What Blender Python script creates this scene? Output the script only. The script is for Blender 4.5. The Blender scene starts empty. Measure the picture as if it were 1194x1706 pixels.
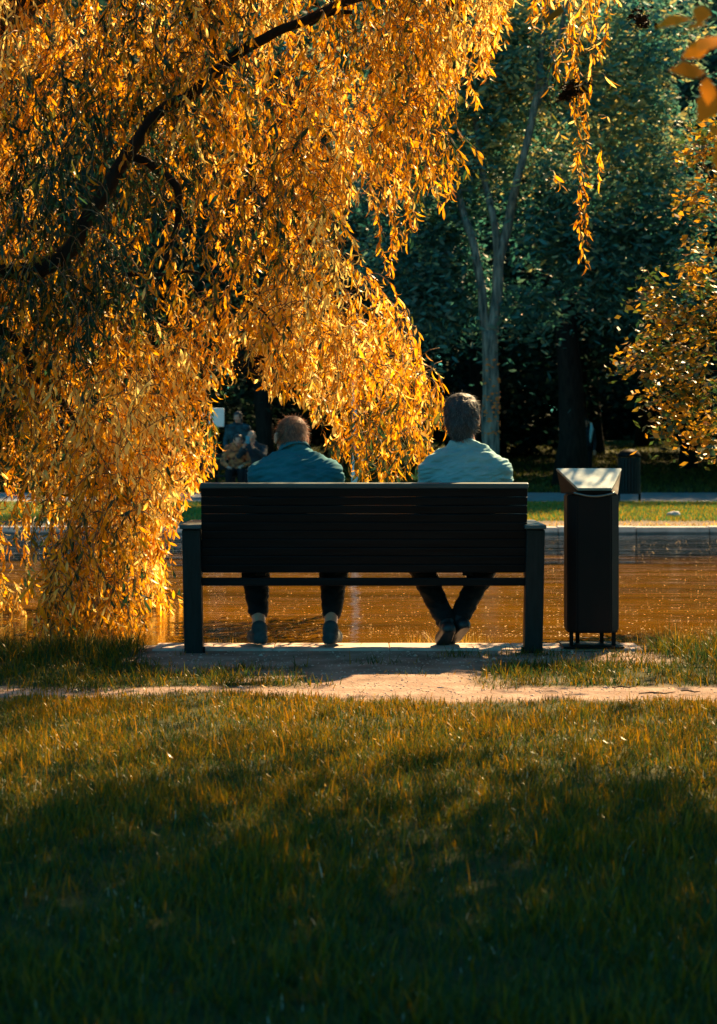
import bpy, bmesh, math, random
import numpy as np
from mathutils import Vector, Matrix, noise as mnoise
R = math.radians
random.seed(7)
C = bpy.context.scene.collection
SC = bpy.context.scene

# ------------------------------------------------------------------ camera
cam_d = bpy.data.cameras.new('camera'); cam = bpy.data.objects.new('camera', cam_d); C.objects.link(cam)
CZ, F = 1.06, 2934.0
cam.location = (0, 0, CZ); cam.rotation_euler = (R(90), 0, 0)
cam_d.sensor_fit = 'VERTICAL'; cam_d.sensor_height = 36; cam_d.sensor_width = 25.2
cam_d.lens = 36 * F / 1706
cam_d.shift_y = -(853 - 740) / 1706
cam_d.clip_start = 0.05; cam_d.clip_end = 1500
cam_d.dof.use_dof = True; cam_d.dof.focus_distance = 9.2; cam_d.dof.aperture_fstop = 5.0
SC.camera = cam

# ------------------------------------------------------------------ world, sun, exposure
SUN_EL, SUN_AZ = 41.0, 30.0          # azimuth measured from +Y (view direction) towards +X
w = bpy.data.worlds.new('World'); SC.world = w; w.use_nodes = True
nt = w.node_tree; bg = nt.nodes['Background']
sky = nt.nodes.new('ShaderNodeTexSky'); sky.sky_type = 'NISHITA'; sky.sun_disc = False
sky.sun_elevation = R(SUN_EL); sky.sun_rotation = R(SUN_AZ); sky.ozone_density = 3.0; sky.air_density = 1.3
tint = nt.nodes.new('ShaderNodeMix'); tint.data_type = 'RGBA'; tint.blend_type = 'MULTIPLY'
tint.inputs[0].default_value = 1.0; tint.inputs[7].default_value = (0.19, 0.80, 0.84, 1)
nt.links.new(sky.outputs[0], tint.inputs[6]); nt.links.new(tint.outputs[2], bg.inputs[0])
bg.inputs[1].default_value = 0.05
sd = bpy.data.lights.new('sun', 'SUN'); sun = bpy.data.objects.new('sun', sd); C.objects.link(sun)
sd.energy = 5.0; sd.angle = R(0.5); sd.color = (1.0, 0.68, 0.34)
sv = Vector((math.sin(R(SUN_AZ)) * math.cos(R(SUN_EL)), math.cos(R(SUN_AZ)) * math.cos(R(SUN_EL)), math.sin(R(SUN_EL))))
sun.rotation_euler = sv.to_track_quat('Z', 'Y').to_euler(); sun.location = (30, 15, 30)
SC.view_settings.view_transform = 'Standard'; SC.view_settings.look = 'None'
SC.view_settings.exposure = 2.1; SC.view_settings.gamma = 1
SC.cycles.use_denoising = True
SC.cycles.max_bounces = 6; SC.cycles.diffuse_bounces = 3; SC.cycles.glossy_bounces = 2
SC.cycles.transmission_bounces = 3; SC.cycles.sample_clamp_indirect = 4

# ------------------------------------------------------------------ helpers
def lin(c): return tuple(c) + (1,)
def new_mat(name):
    m = bpy.data.materials.new(name); m.use_nodes = True
    return m, m.node_tree, m.node_tree.nodes['Principled BSDF']
def N(nt, t, **kw):
    n = nt.nodes.new(t)
    for k, v in kw.items(): setattr(n, k, v)
    return n
def ramp(nt, stops, src):
    r = N(nt, 'ShaderNodeValToRGB'); e = r.color_ramp.elements
    while len(e) < len(stops): e.new(0.5)
    for i, (p, c) in enumerate(stops): e[i].position = p; e[i].color = lin(c)
    nt.links.new(src, r.inputs[0]); return r
def mat_noise(name, c1, c2, scale=20, rough=0.6, bump=0.2, spec=0.3, metal=0.0, stretch=(1, 1, 1), detail=6, bscale=None, bdist=0.01):
    m, nt, b = new_mat(name)
    tc = N(nt, 'ShaderNodeTexCoord'); mp = N(nt, 'ShaderNodeMapping'); mp.inputs['Scale'].default_value = stretch
    nt.links.new(tc.outputs['Object'], mp.inputs[0])
    no = N(nt, 'ShaderNodeTexNoise'); no.inputs['Scale'].default_value = scale; no.inputs['Detail'].default_value = detail
    nt.links.new(mp.outputs[0], no.inputs['Vector'])
    r = ramp(nt, [(0.3, c1), (0.7, c2)], no.outputs[0]); nt.links.new(r.outputs[0], b.inputs['Base Color'])
    b.inputs['Roughness'].default_value = rough; b.inputs['Specular IOR Level'].default_value = spec; b.inputs['Metallic'].default_value = metal
    if bump:
        n2 = N(nt, 'ShaderNodeTexNoise'); n2.inputs['Scale'].default_value = bscale or scale * 2; n2.inputs['Detail'].default_value = 5
        nt.links.new(mp.outputs[0], n2.inputs['Vector'])
        bp = N(nt, 'ShaderNodeBump'); bp.inputs['Strength'].default_value = bump; bp.inputs['Distance'].default_value = bdist
        nt.links.new(n2.outputs[0], bp.inputs['Height']); nt.links.new(bp.outputs[0], b.inputs['Normal'])
    return m
def mat_leaf(name, stops, trans=0.45, rough=0.4, spec=0.05, patch=None):
    """leaf: colour picked per leaf by the 'rnd' attribute; light passes through it; a thin waxy gloss on top"""
    m, nt, b = new_mat(name); nt.nodes.remove(b)
    at = N(nt, 'ShaderNodeAttribute', attribute_name='rnd'); r = ramp(nt, stops, at.outputs['Fac'])
    d = N(nt, 'ShaderNodeBsdfDiffuse'); nt.links.new(r.outputs[0], d.inputs[0])
    tr = N(nt, 'ShaderNodeBsdfTranslucent'); nt.links.new(r.outputs[0], tr.inputs[0])
    mx = N(nt, 'ShaderNodeMixShader'); mx.inputs[0].default_value = trans
    nt.links.new(d.outputs[0], mx.inputs[1]); nt.links.new(tr.outputs[0], mx.inputs[2])
    g = N(nt, 'ShaderNodeBsdfGlossy'); g.inputs['Roughness'].default_value = rough
    m2 = N(nt, 'ShaderNodeMixShader'); m2.inputs[0].default_value = spec * .16
    nt.links.new(mx.outputs[0], m2.inputs[1]); nt.links.new(g.outputs[0], m2.inputs[2])
    nt.links.new(m2.outputs[0], nt.nodes['Material Output'].inputs[0])
    return m

def tag(o, label=None, cat=None, group=None, kind=None):
    for k, v in (('label', label), ('category', cat), ('group', group), ('kind', kind)):
        if v: o[k] = v
    return o
def empty(name, loc=(0, 0, 0), rz=0.0):
    o = bpy.data.objects.new(name, None); o.empty_display_size = 0.1; C.objects.link(o)
    o.location = loc; o.rotation_euler = (0, 0, rz); return o
def link(name, me, mat=None, parent=None, smooth=False):
    o = bpy.data.objects.new(name, me); C.objects.link(o)
    if mat is not None:
        for mm in (mat if isinstance(mat, (list, tuple)) else [mat]): me.materials.append(mm)
    if smooth: me.polygons.foreach_set('use_smooth', [True] * len(me.polygons))
    if parent: o.parent = parent
    return o
def np_mesh(name, V, loops, totals, rnd=None):
    me = bpy.data.meshes.new(name)
    me.vertices.add(len(V)); me.vertices.foreach_set('co', np.ascontiguousarray(V, dtype=np.float32).ravel())
    me.loops.add(len(loops)); me.loops.foreach_set('vertex_index', loops.astype(np.int32))
    totals = totals.astype(np.int32); st = np.concatenate([[0], np.cumsum(totals)[:-1]]).astype(np.int32)
    me.polygons.add(len(totals)); me.polygons.foreach_set('loop_start', st); me.polygons.foreach_set('loop_total', totals)
    me.update(calc_edges=True)
    if rnd is not None:
        a = me.attributes.new('rnd', 'FLOAT', 'POINT'); a.data.foreach_set('value', rnd.astype(np.float32))
    return me
def norm(a): return a / np.maximum(np.linalg.norm(a, axis=-1, keepdims=True), 1e-9)
def leaf_mesh(name, P, D, Nn, L, W, curl, rnd, seg=3, widths=None, fold=0.0):
    """many curled leaves: base P, axis D, face normal Nn, length L, width W, total bend curl (rad)"""
    n = len(P); D = norm(D); Nn = norm(Nn - (Nn * D).sum(1, keepdims=True) * D); S = np.cross(D, Nn)
    if widths is None: widths = {2: [0, 1, 0], 3: [0, .95, .8, 0], 4: [0, .8, 1, .7, 0]}[seg]
    pos = [P]; cur = P.copy(); st = (L / seg)[:, None]
    for k in range(seg):
        a = (curl * (k + 0.5) / seg)[:, None]
        cur = cur + st * (np.cos(a) * D + np.sin(a) * Nn); pos.append(cur)
    cols, tmpl_rows = [], []
    idx = 0
    for k in range(seg + 1):
        if widths[k] == 0: cols.append(pos[k]); tmpl_rows.append((idx,)); idx += 1
        else:
            h = (W * widths[k] / 2)[:, None]
            up = fold * h * Nn
            cols.append(pos[k] - S * h + up); cols.append(pos[k] + S * h + up); tmpl_rows.append((idx, idx + 1)); idx += 2
    V = np.stack(cols, 1).reshape(-1, 3)
    loops, tot = [], []
    for a, b in zip(tmpl_rows[:-1], tmpl_rows[1:]):
        if len(a) == 1 and len(b) == 2: f = [a[0], b[1], b[0]]
        elif len(a) == 2 and len(b) == 2: f = [a[0], a[1], b[1], b[0]]
        else: f = [a[0], a[1], b[0]]
        loops += f; tot.append(len(f))
    base = (np.arange(n) * idx)[:, None]
    LP = (np.array(loops)[None, :] + base).ravel(); TT = np.tile(np.array(tot), n)
    return np_mesh(name, V, LP, TT, np.repeat(rnd, idx))
def tubes_mesh(name, paths, sides=6, wob=0.0):
    """paths: list of (points, radii)"""
    V, Fc = [], []
    for pts, rad in paths:
        pts = [Vector(p) for p in pts]; n = len(pts); base = len(V)
        up = Vector((0.31, 0.87, 0.2)).normalized()
        for i, p in enumerate(pts):
            d = (pts[min(i + 1, n - 1)] - pts[max(i - 1, 0)]).normalized()
            u = d.cross(up)
            if u.length < 1e-3: u = d.cross(Vector((1, 0, 0)))
            u.normalize(); v = d.cross(u)
            for k in range(sides):
                a = 2 * math.pi * k / sides
                r = rad[i]
                if wob: r *= 1 + wob * mnoise.noise(Vector((p.x * 3 + math.cos(a) * 1.3, p.y * 3 + math.sin(a) * 1.3, p.z * 1.2)))
                V.append(p + (u * math.cos(a) + v * math.sin(a)) * r)
            if i:
                for k in range(sides):
                    a0 = base + (i - 1) * sides; b0 = base + i * sides; k2 = (k + 1) % sides
                    Fc.append((a0 + k, a0 + k2, b0 + k2, b0 + k))
        Fc.append(tuple(base + k for k in range(sides))[::-1]); Fc.append(tuple(base + (n - 1) * sides + k for k in range(sides)))
    me = bpy.data.meshes.new(name); me.from_pydata(V, [], Fc); me.update()
    me.polygons.foreach_set('use_smooth', [True] * len(me.polygons)); return me
def spline(pts, k=6):
    """Catmull-Rom through pts"""
    P = [Vector(p) for p in pts]; P = [2 * P[0] - P[1]] + P + [2 * P[-1] - P[-2]]; out = []
    for i in range(1, len(P) - 2):
        for j in range(k):
            t = j / k; a, b, c, d = P[i - 1], P[i], P[i + 1], P[i + 2]
            out.append(0.5 * ((2 * b) + (c - a) * t + (2 * a - 5 * b + 4 * c - d) * t * t + (3 * b - a - 3 * c + d) * t ** 3))
    out.append(P[-2]); return out
def box_bm(bm, x0, x1, y0, y1, z0, z1, bev=0.004, rot=None, piv=None, jit=0.0):
    r = bmesh.ops.create_cube(bm, size=1); vs = r['verts']
    for v in vs:
        v.co = Vector(((x0 + x1) / 2 + v.co.x * (x1 - x0), (y0 + y1) / 2 + v.co.y * (y1 - y0), (z0 + z1) / 2 + v.co.z * (z1 - z0)))
    if bev:
        es = {e for v in vs for e in v.link_edges}
        rr = bmesh.ops.bevel(bm, geom=list(es), offset=bev, segments=2, affect='EDGES', profile=0.6)
        vs = {v for f in rr['faces'] for v in f.verts} | {v for v in vs if v.is_valid}
    if rot is not None:
        for v in vs: v.co = piv + rot @ (v.co - piv)
    return vs
def bm_obj(name, bm, mat, parent=None, smooth=False):
    me = bpy.data.meshes.new(name); bm.normal_update(); bm.to_mesh(me); bm.free(); return link(name, me, mat, parent, smooth)
def at(px, py, Y): return Vector(((px - 597) * Y / F, Y, CZ - (py - 740) * Y / F))

# ------------------------------------------------------------------ materials
M = {}
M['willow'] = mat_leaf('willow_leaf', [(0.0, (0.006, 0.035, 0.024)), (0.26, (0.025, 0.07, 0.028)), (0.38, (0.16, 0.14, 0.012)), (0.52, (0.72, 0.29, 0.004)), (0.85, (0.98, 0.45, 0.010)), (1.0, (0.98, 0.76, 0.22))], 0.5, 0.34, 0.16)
M['bushleaf'] = mat_leaf('bush_leaf', [(0.0, (0.008, 0.045, 0.020)), (0.48, (0.05, 0.10, 0.02)), (0.65, (0.34, 0.19, 0.010)), (1.0, (0.80, 0.38, 0.015))], 0.4, 0.4, 0.4)
M['maple'] = mat_leaf('broad_leaf', [(0.0, (0.16, 0.09, 0.01)), (1.0, (0.42, 0.17, 0.015))], 0.35, 0.6, 0.1)
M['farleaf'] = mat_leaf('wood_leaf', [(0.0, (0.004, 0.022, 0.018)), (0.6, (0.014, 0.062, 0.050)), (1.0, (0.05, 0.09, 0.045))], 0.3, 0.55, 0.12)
M['midleaf'] = mat_leaf('ash_leaf', [(0.0, (0.010, 0.075, 0.065)), (0.5, (0.045, 0.19, 0.155)), (0.8, (0.15, 0.26, 0.15)), (1.0, (0.58, 0.46, 0.14))], 0.45, 0.45, 0.3)
M['grass'] = mat_leaf('grass_blade', [(0.0, (0.010, 0.055, 0.022)), (0.4, (0.045, 0.075, 0.014)), (0.55, (0.11, 0.10, 0.004)), (0.85, (0.29, 0.145, 0.003)), (0.96, (0.40, 0.17, 0.005)), (0.985, (0.30, 0.32, 0.20)), (1.0, (0.45, 0.48, 0.36))], 0.4, 0.3, 0.07)
M['fargrass'] = mat_leaf('lawn_blade', [(0.0, (0.05, 0.17, 0.04)), (0.55, (0.13, 0.22, 0.03)), (0.75, (0.36, 0.24, 0.015)), (1.0, (0.55, 0.27, 0.012))], 0.35, 0.5, 0.2)
M['woodgrass'] = mat_leaf('shade_blade', [(0.0, (0.008, 0.026, 0.008)), (1.0, (0.12, 0.12, 0.012))], 0.3, 0.6, 0.15)  # shade of the wood floor put into a darker blade colour
M['underleaf'] = mat_leaf('undergrowth_leaf', [(0.0, (0.003, 0.012, 0.010)), (1.0, (0.015, 0.035, 0.02))], .25, .6, .05)  # shade beneath the far trees put into a darker leaf colour
M['edgegrass'] = mat_leaf('shore_blade', [(0.0, (0.16, 0.14, 0.03)), (0.5, (0.45, 0.26, 0.03)), (1.0, (0.75, 0.42, 0.06))], 0.5, 0.4, 0.3)
M['bark_dark'] = mat_noise('dark_bark', (0.006, 0.006, 0.006), (0.026, 0.020, 0.016), 14, 0.85, 0.6, 0.2, stretch=(1, 1, 0.25), bdist=0.03)
M['bark_mid'] = mat_noise('grey_bark', (0.010, 0.030, 0.032), (0.24, 0.25, 0.21), 16, 0.85, 1.0, 0.2, stretch=(1, 1, 0.18), bdist=0.04)
M['twig'] = mat_noise('twig_bark', (0.10, 0.06, 0.03), (0.28, 0.17, 0.09), 30, 0.7, 0.2, 0.3)
M['bench'] = mat_noise('painted_wood', (0.001, 0.002, 0.003), (0.003, 0.006, 0.008), 6, 0.45, 0.35, 0.12, stretch=(0.6, 8, 8), bscale=14, bdist=0.002)
M['rail'] = mat_noise('skylit_rail_paint', (0.012, 0.032, 0.038), (0.045, 0.08, 0.088), 5, 0.5, 0.3, 0.4, stretch=(0.5, 8, 8), bscale=14, bdist=0.002)  # sky light on the top surfaces put into a lighter paint colour
M['bench_post'] = mat_noise('painted_post', (0.002, 0.005, 0.006), (0.010, 0.015, 0.016), 9, 0.5, 0.4, 0.2, stretch=(6, 6, 0.7), bscale=14, bdist=0.003)
M['iron'] = mat_noise('dark_iron', (0.002, 0.003, 0.004), (0.007, 0.008, 0.008), 12, 0.6, 0.2, 0.1, metal=0.0)
M['binbody'] = mat_noise('bin_steel', (0.002, 0.003, 0.004), (0.010, 0.005, 0.005), 5, 0.55, 0.15, 0.15, stretch=(1, 1, 0.5), bdist=0.003)
M['binlid'] = mat_noise('worn_zinc', (0.07, 0.10, 0.11), (0.24, 0.27, 0.27), 7, 0.38, 0.25, 0.5, metal=0.7, bscale=30, bdist=0.002)
M['stone'] = mat_noise('edging_stone', (0.36, 0.27, 0.22), (0.56, 0.43, 0.36), 9, 0.9, 0.5, 0.2, bscale=60, bdist=0.006)
M['kerb'] = mat_noise('kerb_stone', (0.20, 0.21, 0.21), (0.40, 0.39, 0.38), 6, 0.9, 0.3, 0.2)
M['asphalt'] = mat_noise('path_asphalt', (0.14, 0.15, 0.16), (0.22, 0.23, 0.24), 3, 0.9, 0.2, 0.2)
M['white'] = mat_noise('white_paint', (0.62, 0.68, 0.68), (0.82, 0.84, 0.82), 3, 0.5, 0.05, 0.4)
M['skin'] = mat_noise('skin', (0.42, 0.20, 0.13), (0.56, 0.29, 0.20), 22, 0.5, 0.1, 0.4, bscale=90, bdist=0.001)
M['lip'] = mat_noise('lips', (0.38, 0.12, 0.09), (0.45, 0.16, 0.12), 30, 0.5, 0, 0.4)
M['eye'] = mat_noise('eye_dark', (0.02, 0.015, 0.012), (0.04, 0.03, 0.025), 30, 0.25, 0, 0.5)

# ground: vertex attribute 'dirt' says where the turf is worn away
m, nt, b = new_mat('ground_soil')
tc = N(nt, 'ShaderNodeTexCoord'); no = N(nt, 'ShaderNodeTexNoise'); no.inputs['Scale'].default_value = 5; no.inputs['Detail'].default_value = 9
nt.links.new(tc.outputs['Object'], no.inputs['Vector'])
dr = ramp(nt, [(0.25, (0.11, 0.075, 0.055)), (0.5, (0.23, 0.155, 0.12)), (0.75, (0.34, 0.245, 0.20))], no.outputs[0])
sr = ramp(nt, [(0.3, (0.016, 0.024, 0.006)), (0.7, (0.04, 0.042, 0.010))], no.outputs[0])
at_ = N(nt, 'ShaderNodeAttribute', attribute_name='rnd')
mx = N(nt, 'ShaderNodeMix', data_type='RGBA'); nt.links.new(at_.outputs['Fac'], mx.inputs[0]); nt.links.new(sr.outputs[0], mx.inputs[6]); nt.links.new(dr.outputs[0], mx.inputs[7])
nt.links.new(mx.outputs[2], b.inputs['Base Color']); b.inputs['Roughness'].default_value = 0.95; b.inputs['Specular IOR Level'].default_value = 0.15
n2 = N(nt, 'ShaderNodeTexNoise'); n2.inputs['Scale'].default_value = 45; n2.inputs['Detail'].default_value = 8; nt.links.new(tc.outputs['Object'], n2.inputs['Vector'])
bp = N(nt, 'ShaderNodeBump'); bp.inputs['Strength'].default_value = 0.7; bp.inputs['Distance'].default_value = 0.02
nt.links.new(n2.outputs[0], bp.inputs['Height']); nt.links.new(bp.outputs[0], b.inputs['Normal']); M['ground'] = m

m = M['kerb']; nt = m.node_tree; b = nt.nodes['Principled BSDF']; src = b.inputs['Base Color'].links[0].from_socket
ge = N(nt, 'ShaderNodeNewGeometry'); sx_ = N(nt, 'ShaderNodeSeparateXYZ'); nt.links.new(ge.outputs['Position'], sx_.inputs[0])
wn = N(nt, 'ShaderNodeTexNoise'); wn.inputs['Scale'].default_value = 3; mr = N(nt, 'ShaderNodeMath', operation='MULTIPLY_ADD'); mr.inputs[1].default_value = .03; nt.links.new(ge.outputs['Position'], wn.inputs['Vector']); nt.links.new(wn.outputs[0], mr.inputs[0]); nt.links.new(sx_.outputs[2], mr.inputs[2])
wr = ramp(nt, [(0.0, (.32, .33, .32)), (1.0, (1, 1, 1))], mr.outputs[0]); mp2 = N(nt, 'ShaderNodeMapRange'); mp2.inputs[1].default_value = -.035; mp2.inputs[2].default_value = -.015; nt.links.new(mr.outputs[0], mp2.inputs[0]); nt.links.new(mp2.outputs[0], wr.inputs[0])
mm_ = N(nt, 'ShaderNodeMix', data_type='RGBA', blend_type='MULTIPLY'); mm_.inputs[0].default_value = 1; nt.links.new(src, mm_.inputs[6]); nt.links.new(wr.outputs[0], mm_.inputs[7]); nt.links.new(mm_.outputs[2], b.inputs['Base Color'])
# water: murky, brown, rippled
m, nt, b = new_mat('pond_water')
tc = N(nt, 'ShaderNodeTexCoord'); mp = N(nt, 'ShaderNodeMapping'); mp.inputs['Scale'].default_value = (0.9, 3.6, 1); nt.links.new(tc.outputs['Object'], mp.inputs[0])
n1 = N(nt, 'ShaderNodeTexNoise'); n1.inputs['Scale'].default_value = 2.2; n1.inputs['Detail'].default_value = 4; nt.links.new(mp.outputs[0], n1.inputs['Vector'])
bp = N(nt, 'ShaderNodeBump'); bp.inputs['Strength'].default_value = 0.45; bp.inputs['Distance'].default_value = 0.025; nt.links.new(n1.outputs[0], bp.inputs['Height'])
n3 = N(nt, 'ShaderNodeTexNoise'); n3.inputs['Scale'].default_value = 0.5; n3.inputs['Detail'].default_value = 3; nt.links.new(mp.outputs[0], n3.inputs['Vector'])
cr = ramp(nt, [(0.35, (0.060, 0.027, 0.0008)), (0.65, (0.13, 0.056, 0.0015))], n3.outputs[0])
df = N(nt, 'ShaderNodeBsdfDiffuse'); nt.links.new(cr.outputs[0], df.inputs[0])
n4 = N(nt, 'ShaderNodeTexNoise'); n4.inputs['Scale'].default_value = 0.42; n4.inputs['Detail'].default_value = 3; nt.links.new(mp.outputs[0], n4.inputs['Vector'])
bp2 = N(nt, 'ShaderNodeBump'); bp2.inputs['Strength'].default_value = 0.55; bp2.inputs['Distance'].default_value = 0.07; nt.links.new(n4.outputs[0], bp2.inputs['Height']); nt.links.new(bp2.outputs[0], bp.inputs['Normal'])
gl = N(nt, 'ShaderNodeBsdfGlossy'); gl.inputs['Roughness'].default_value = 0.05; gl.inputs[0].default_value = (0.95, 0.95, 0.95, 1); nt.links.new(bp.outputs[0], gl.inputs['Normal'])
fr = N(nt, 'ShaderNodeFresnel'); fr.inputs[0].default_value = 1.33
sy = N(nt, 'ShaderNodeSeparateXYZ'); nt.links.new(tc.outputs['Object'], sy.inputs[0])
yy = N(nt, 'ShaderNodeMath', operation='MULTIPLY_ADD'); yy.inputs[1].default_value = 13.0; nt.links.new(n4.outputs[0], yy.inputs[0]); nt.links.new(sy.outputs[1], yy.inputs[2])
opn = N(nt, 'ShaderNodeMapRange'); opn.inputs[1].default_value = 22.5; opn.inputs[2].default_value = 24.5; opn.inputs[3].default_value = 0.92; opn.inputs[4].default_value = 1.5; nt.links.new(yy.outputs[0], opn.inputs[0])
mul = N(nt, 'ShaderNodeMath', operation='MULTIPLY', use_clamp=True); nt.links.new(opn.outputs[0], mul.inputs[1]); nt.links.new(fr.outputs[0], mul.inputs[0])
ms = N(nt, 'ShaderNodeMixShader'); nt.links.new(mul.outputs[0], ms.inputs[0]); nt.links.new(df.outputs[0], ms.inputs[1]); nt.links.new(gl.outputs[0], ms.inputs[2])
nt.links.new(ms.outputs[0], nt.nodes['Material Output'].inputs[0]); M['water'] = m

# ------------------------------------------------------------------ terrain
NEAR, FAR, WZ = 9.29, 22.2, -0.068
def vn(x, y, s, seed=0.0):
    return mnoise.noise(Vector((x * s + seed, y * s - seed, seed * 0.37)))
def sstep(a, b, t):
    t = min(1, max(0, (t - a) / (b - a))); return t * t * (3 - 2 * t)
def gz(x, y):
    if y > FAR: return 1.12 * sstep(42, 84, y) + 0.02 * max(0, y - 84)
    if y > NEAR: return -0.75
    z = 0.012 * vn(x, y, 1.3, 3)
    return z * (1 - sstep(8.7, 8.95, y))
def dirtf(x, y):
    """1 = bare trodden earth, 0 = turf (near bank)"""
    if y > NEAR: return 0.0
    n = vn(x, y, 1.1, 5) * 0.5 + vn(x, y, 4, 9) * 0.25
    edge1 = 7.34 + 0.22 * vn(x, 0, 0.9, 2) + 0.10 * vn(x, 0, 5, 2) - 0.04 * x            # front edge of the path
    path = sstep(edge1 - 0.10, edge1 + 0.10, y + 0.35 * n) * (1 - sstep(7.62, 7.78, y + 0.2 * n))
    strip = sstep(7.62, 7.78, y + 0.2 * n) * (1 - sstep(8.35, 8.6, y + 0.3 * n))
    lf = sstep(-0.35, -0.05, x + 0.5 * n) * (1 - sstep(0.45, 0.75, x + 0.4 * n))
    lf = max(lf, sstep(0.05, 0.25, n) * 0.8)
    bench = sstep(8.35, 8.6, y + 0.3 * n)
    left = 1 - sstep(-1.25, -1.02, x + 0.12 * n)
    right = sstep(1.35, 1.6, x + 0.2 * n)
    return min(1, path + strip * lf + bench * (1 - left) * (1 - right))
def grid(name, xs, ys, zf, af, mat):
    V = [(x, y, zf(x, y)) for y in ys for x in xs]; A = np.array([af(x, y) for y in ys for x in xs], dtype=np.float32)
    nx = len(xs); F_ = []
    for j in range(len(ys) - 1):
        for i in range(nx - 1): a = j * nx + i; F_.append((a, a + 1, a + nx + 1, a + nx))
    me = bpy.data.meshes.new(name); me.from_pydata(V, [], F_); me.update()
    at2 = me.attributes.new('rnd', 'FLOAT', 'POINT'); at2.data.foreach_set('value', A)
    return link(name, me, mat, None, True)
xs = [-600, -250, -100, -40, -20, -10, -6] + list(np.arange(-4, 4.01, 0.05)) + [6, 10, 20, 40, 100, 250, 600]
ys = [-300, -60, -20, -8, -2] + list(np.arange(0, 6.5, 0.4)) + list(np.arange(6.5, 9.28, 0.04)) + [NEAR, NEAR + 0.005, 12, 18, FAR - 0.005, FAR + 0.002] + list(np.arange(23, 60, 2)) + list(range(60, 100, 4)) + [120, 200, 400, 900]
g = grid('ground', xs, ys, gz, lambda x, y: (dirtf(x, y) if y < NEAR else (0.75 if FAR < y < 24.4 else 0.0)), M['ground']); g['kind'] = 'structure'
# pond
bm = bmesh.new(); bmesh.ops.create_grid(bm, x_segments=1, y_segments=1, size=1)
for v in bm.verts: v.co = Vector((v.co.x * 120, (NEAR + FAR) / 2 + v.co.y * (FAR - NEAR) / 2, WZ))
o = bm_obj('water', bm, M['water']); o['kind'] = 'structure'
# far kerb (edging of the pond), stone by stone
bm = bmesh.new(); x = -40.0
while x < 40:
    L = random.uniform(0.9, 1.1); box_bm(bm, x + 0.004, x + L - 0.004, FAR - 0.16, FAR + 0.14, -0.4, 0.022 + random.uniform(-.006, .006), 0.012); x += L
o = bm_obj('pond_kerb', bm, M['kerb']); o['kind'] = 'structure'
# near edging under the bench
bm = bmesh.new(); x = -1.06
for L in (0.62, 0.60, 0.64, 0.66):
    box_bm(bm, x + 0.0015, x + L - 0.0015, 9.03, NEAR + 0.03, -0.35, 0.009, 0.006); x += L
o = bm_obj('stone_edging', bm, M['stone']); o['kind'] = 'structure'
# far path
bm = bmesh.new(); bmesh.ops.create_grid(bm, x_segments=60, y_segments=1, size=1)
for v in bm.verts: v.co = Vector((v.co.x * 60, 34.9 + v.co.y * 3.1 + 0.15 * math.sin(v.co.x * 9), 0.014))
o = bm_obj('path', bm, M['asphalt']); o['kind'] = 'structure'

# ------------------------------------------------------------------ grass
rng = np.random.default_rng(3)
def blades(name, P, H, Wd, mat, lean=0.35, rndv=None, seg=3, curl=0.9, label=None, kind='stuff', cat='grass', parent=None):
    n = len(P); a = rng.uniform(0, 2 * np.pi, n)
    out = np.stack([np.cos(a), np.sin(a), np.zeros(n)], 1)
    D = norm(np.array([0, 0, 1.0]) + out * (rng.uniform(0, lean, n))[:, None])
    me = leaf_mesh(name, P, D, out, H, Wd, rng.uniform(0, curl, n), rng.random(n) if rndv is None else rndv, seg, widths={3: [1, .8, .5, 0], 2: [1, .7, 0]}[seg])
    o = link(name, me, mat, parent)
    if label: tag(o, label, cat, None, kind)
    return o
# lawn in front
pts = []
n0 = 190000
Y = rng.uniform(2.3, 7.6, n0); X = rng.uniform(-1, 1, n0) * (0.215 * Y + 0.35)
keep = np.array([dirtf(x, y) < 0.35 + 0.3 * random.random() for x, y in zip(X, Y)]); X, Y = X[keep], Y[keep]
den = np.array([0.75 + 0.5 * vn(x, y, 2.2, 11) + 0.4 * vn(x, y, 7, 13) for x, y in zip(X, Y)])
k2 = rng.random(len(X)) < den; X, Y, den = X[k2], Y[k2], den[k2]
Z = np.array([gz(x, y) for x, y in zip(X, Y)])
edge = np.clip((7.5 - Y) / 1.0, 0.35, 1)
H = rng.uniform(0.030, 0.080, len(X)) * (0.8 + 0.5 * (den - 0.7)) * (0.55 + 0.45 * edge)
tall = rng.random(len(X)) < 0.05; H[tall] *= 1.6
rn = np.clip(rng.random(len(X)) * 0.75 + 0.25 * (den - .4) + 0.13 * (Y - 5) / 2, 0, 0.96); rn[tall] = np.clip(rn[tall] + 0.2, 0, .96); fl = rng.random(len(X)) < np.where(Y < 5.6, .016, .006); rn[fl] = 1; H[fl] *= .6  # fl: glints on the grass put in as pale-coloured blades
blades('lawn_grass', np.stack([X, Y, Z - 0.004], 1), H, rng.uniform(0.0025, 0.0055, len(X)), M['grass'], 0.6, rn, 3, 1.2, 'long brownish green grass filling the shaded foreground')
# the lawn beside and behind the camera, sparser
Y = rng.uniform(-4, 7.35, 90000); X = rng.uniform(-6.5, 6.5, 90000)
k = (np.abs(X) > 0.215 * np.maximum(Y, 0) + 0.35) | (Y < 2.3); k &= ~((np.abs(X) < .4) & (np.abs(Y) < .8)); X, Y = X[k], Y[k]
blades('side_grass', np.stack([X, Y, np.zeros(len(X)) - .01], 1), rng.uniform(.05, .1, len(X)), rng.uniform(.007, .012, len(X)), M['grass'], 0.8, rng.random(len(X)) * .8, 2, 1.2, 'grass carrying on past the sides of the lawn')
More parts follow.
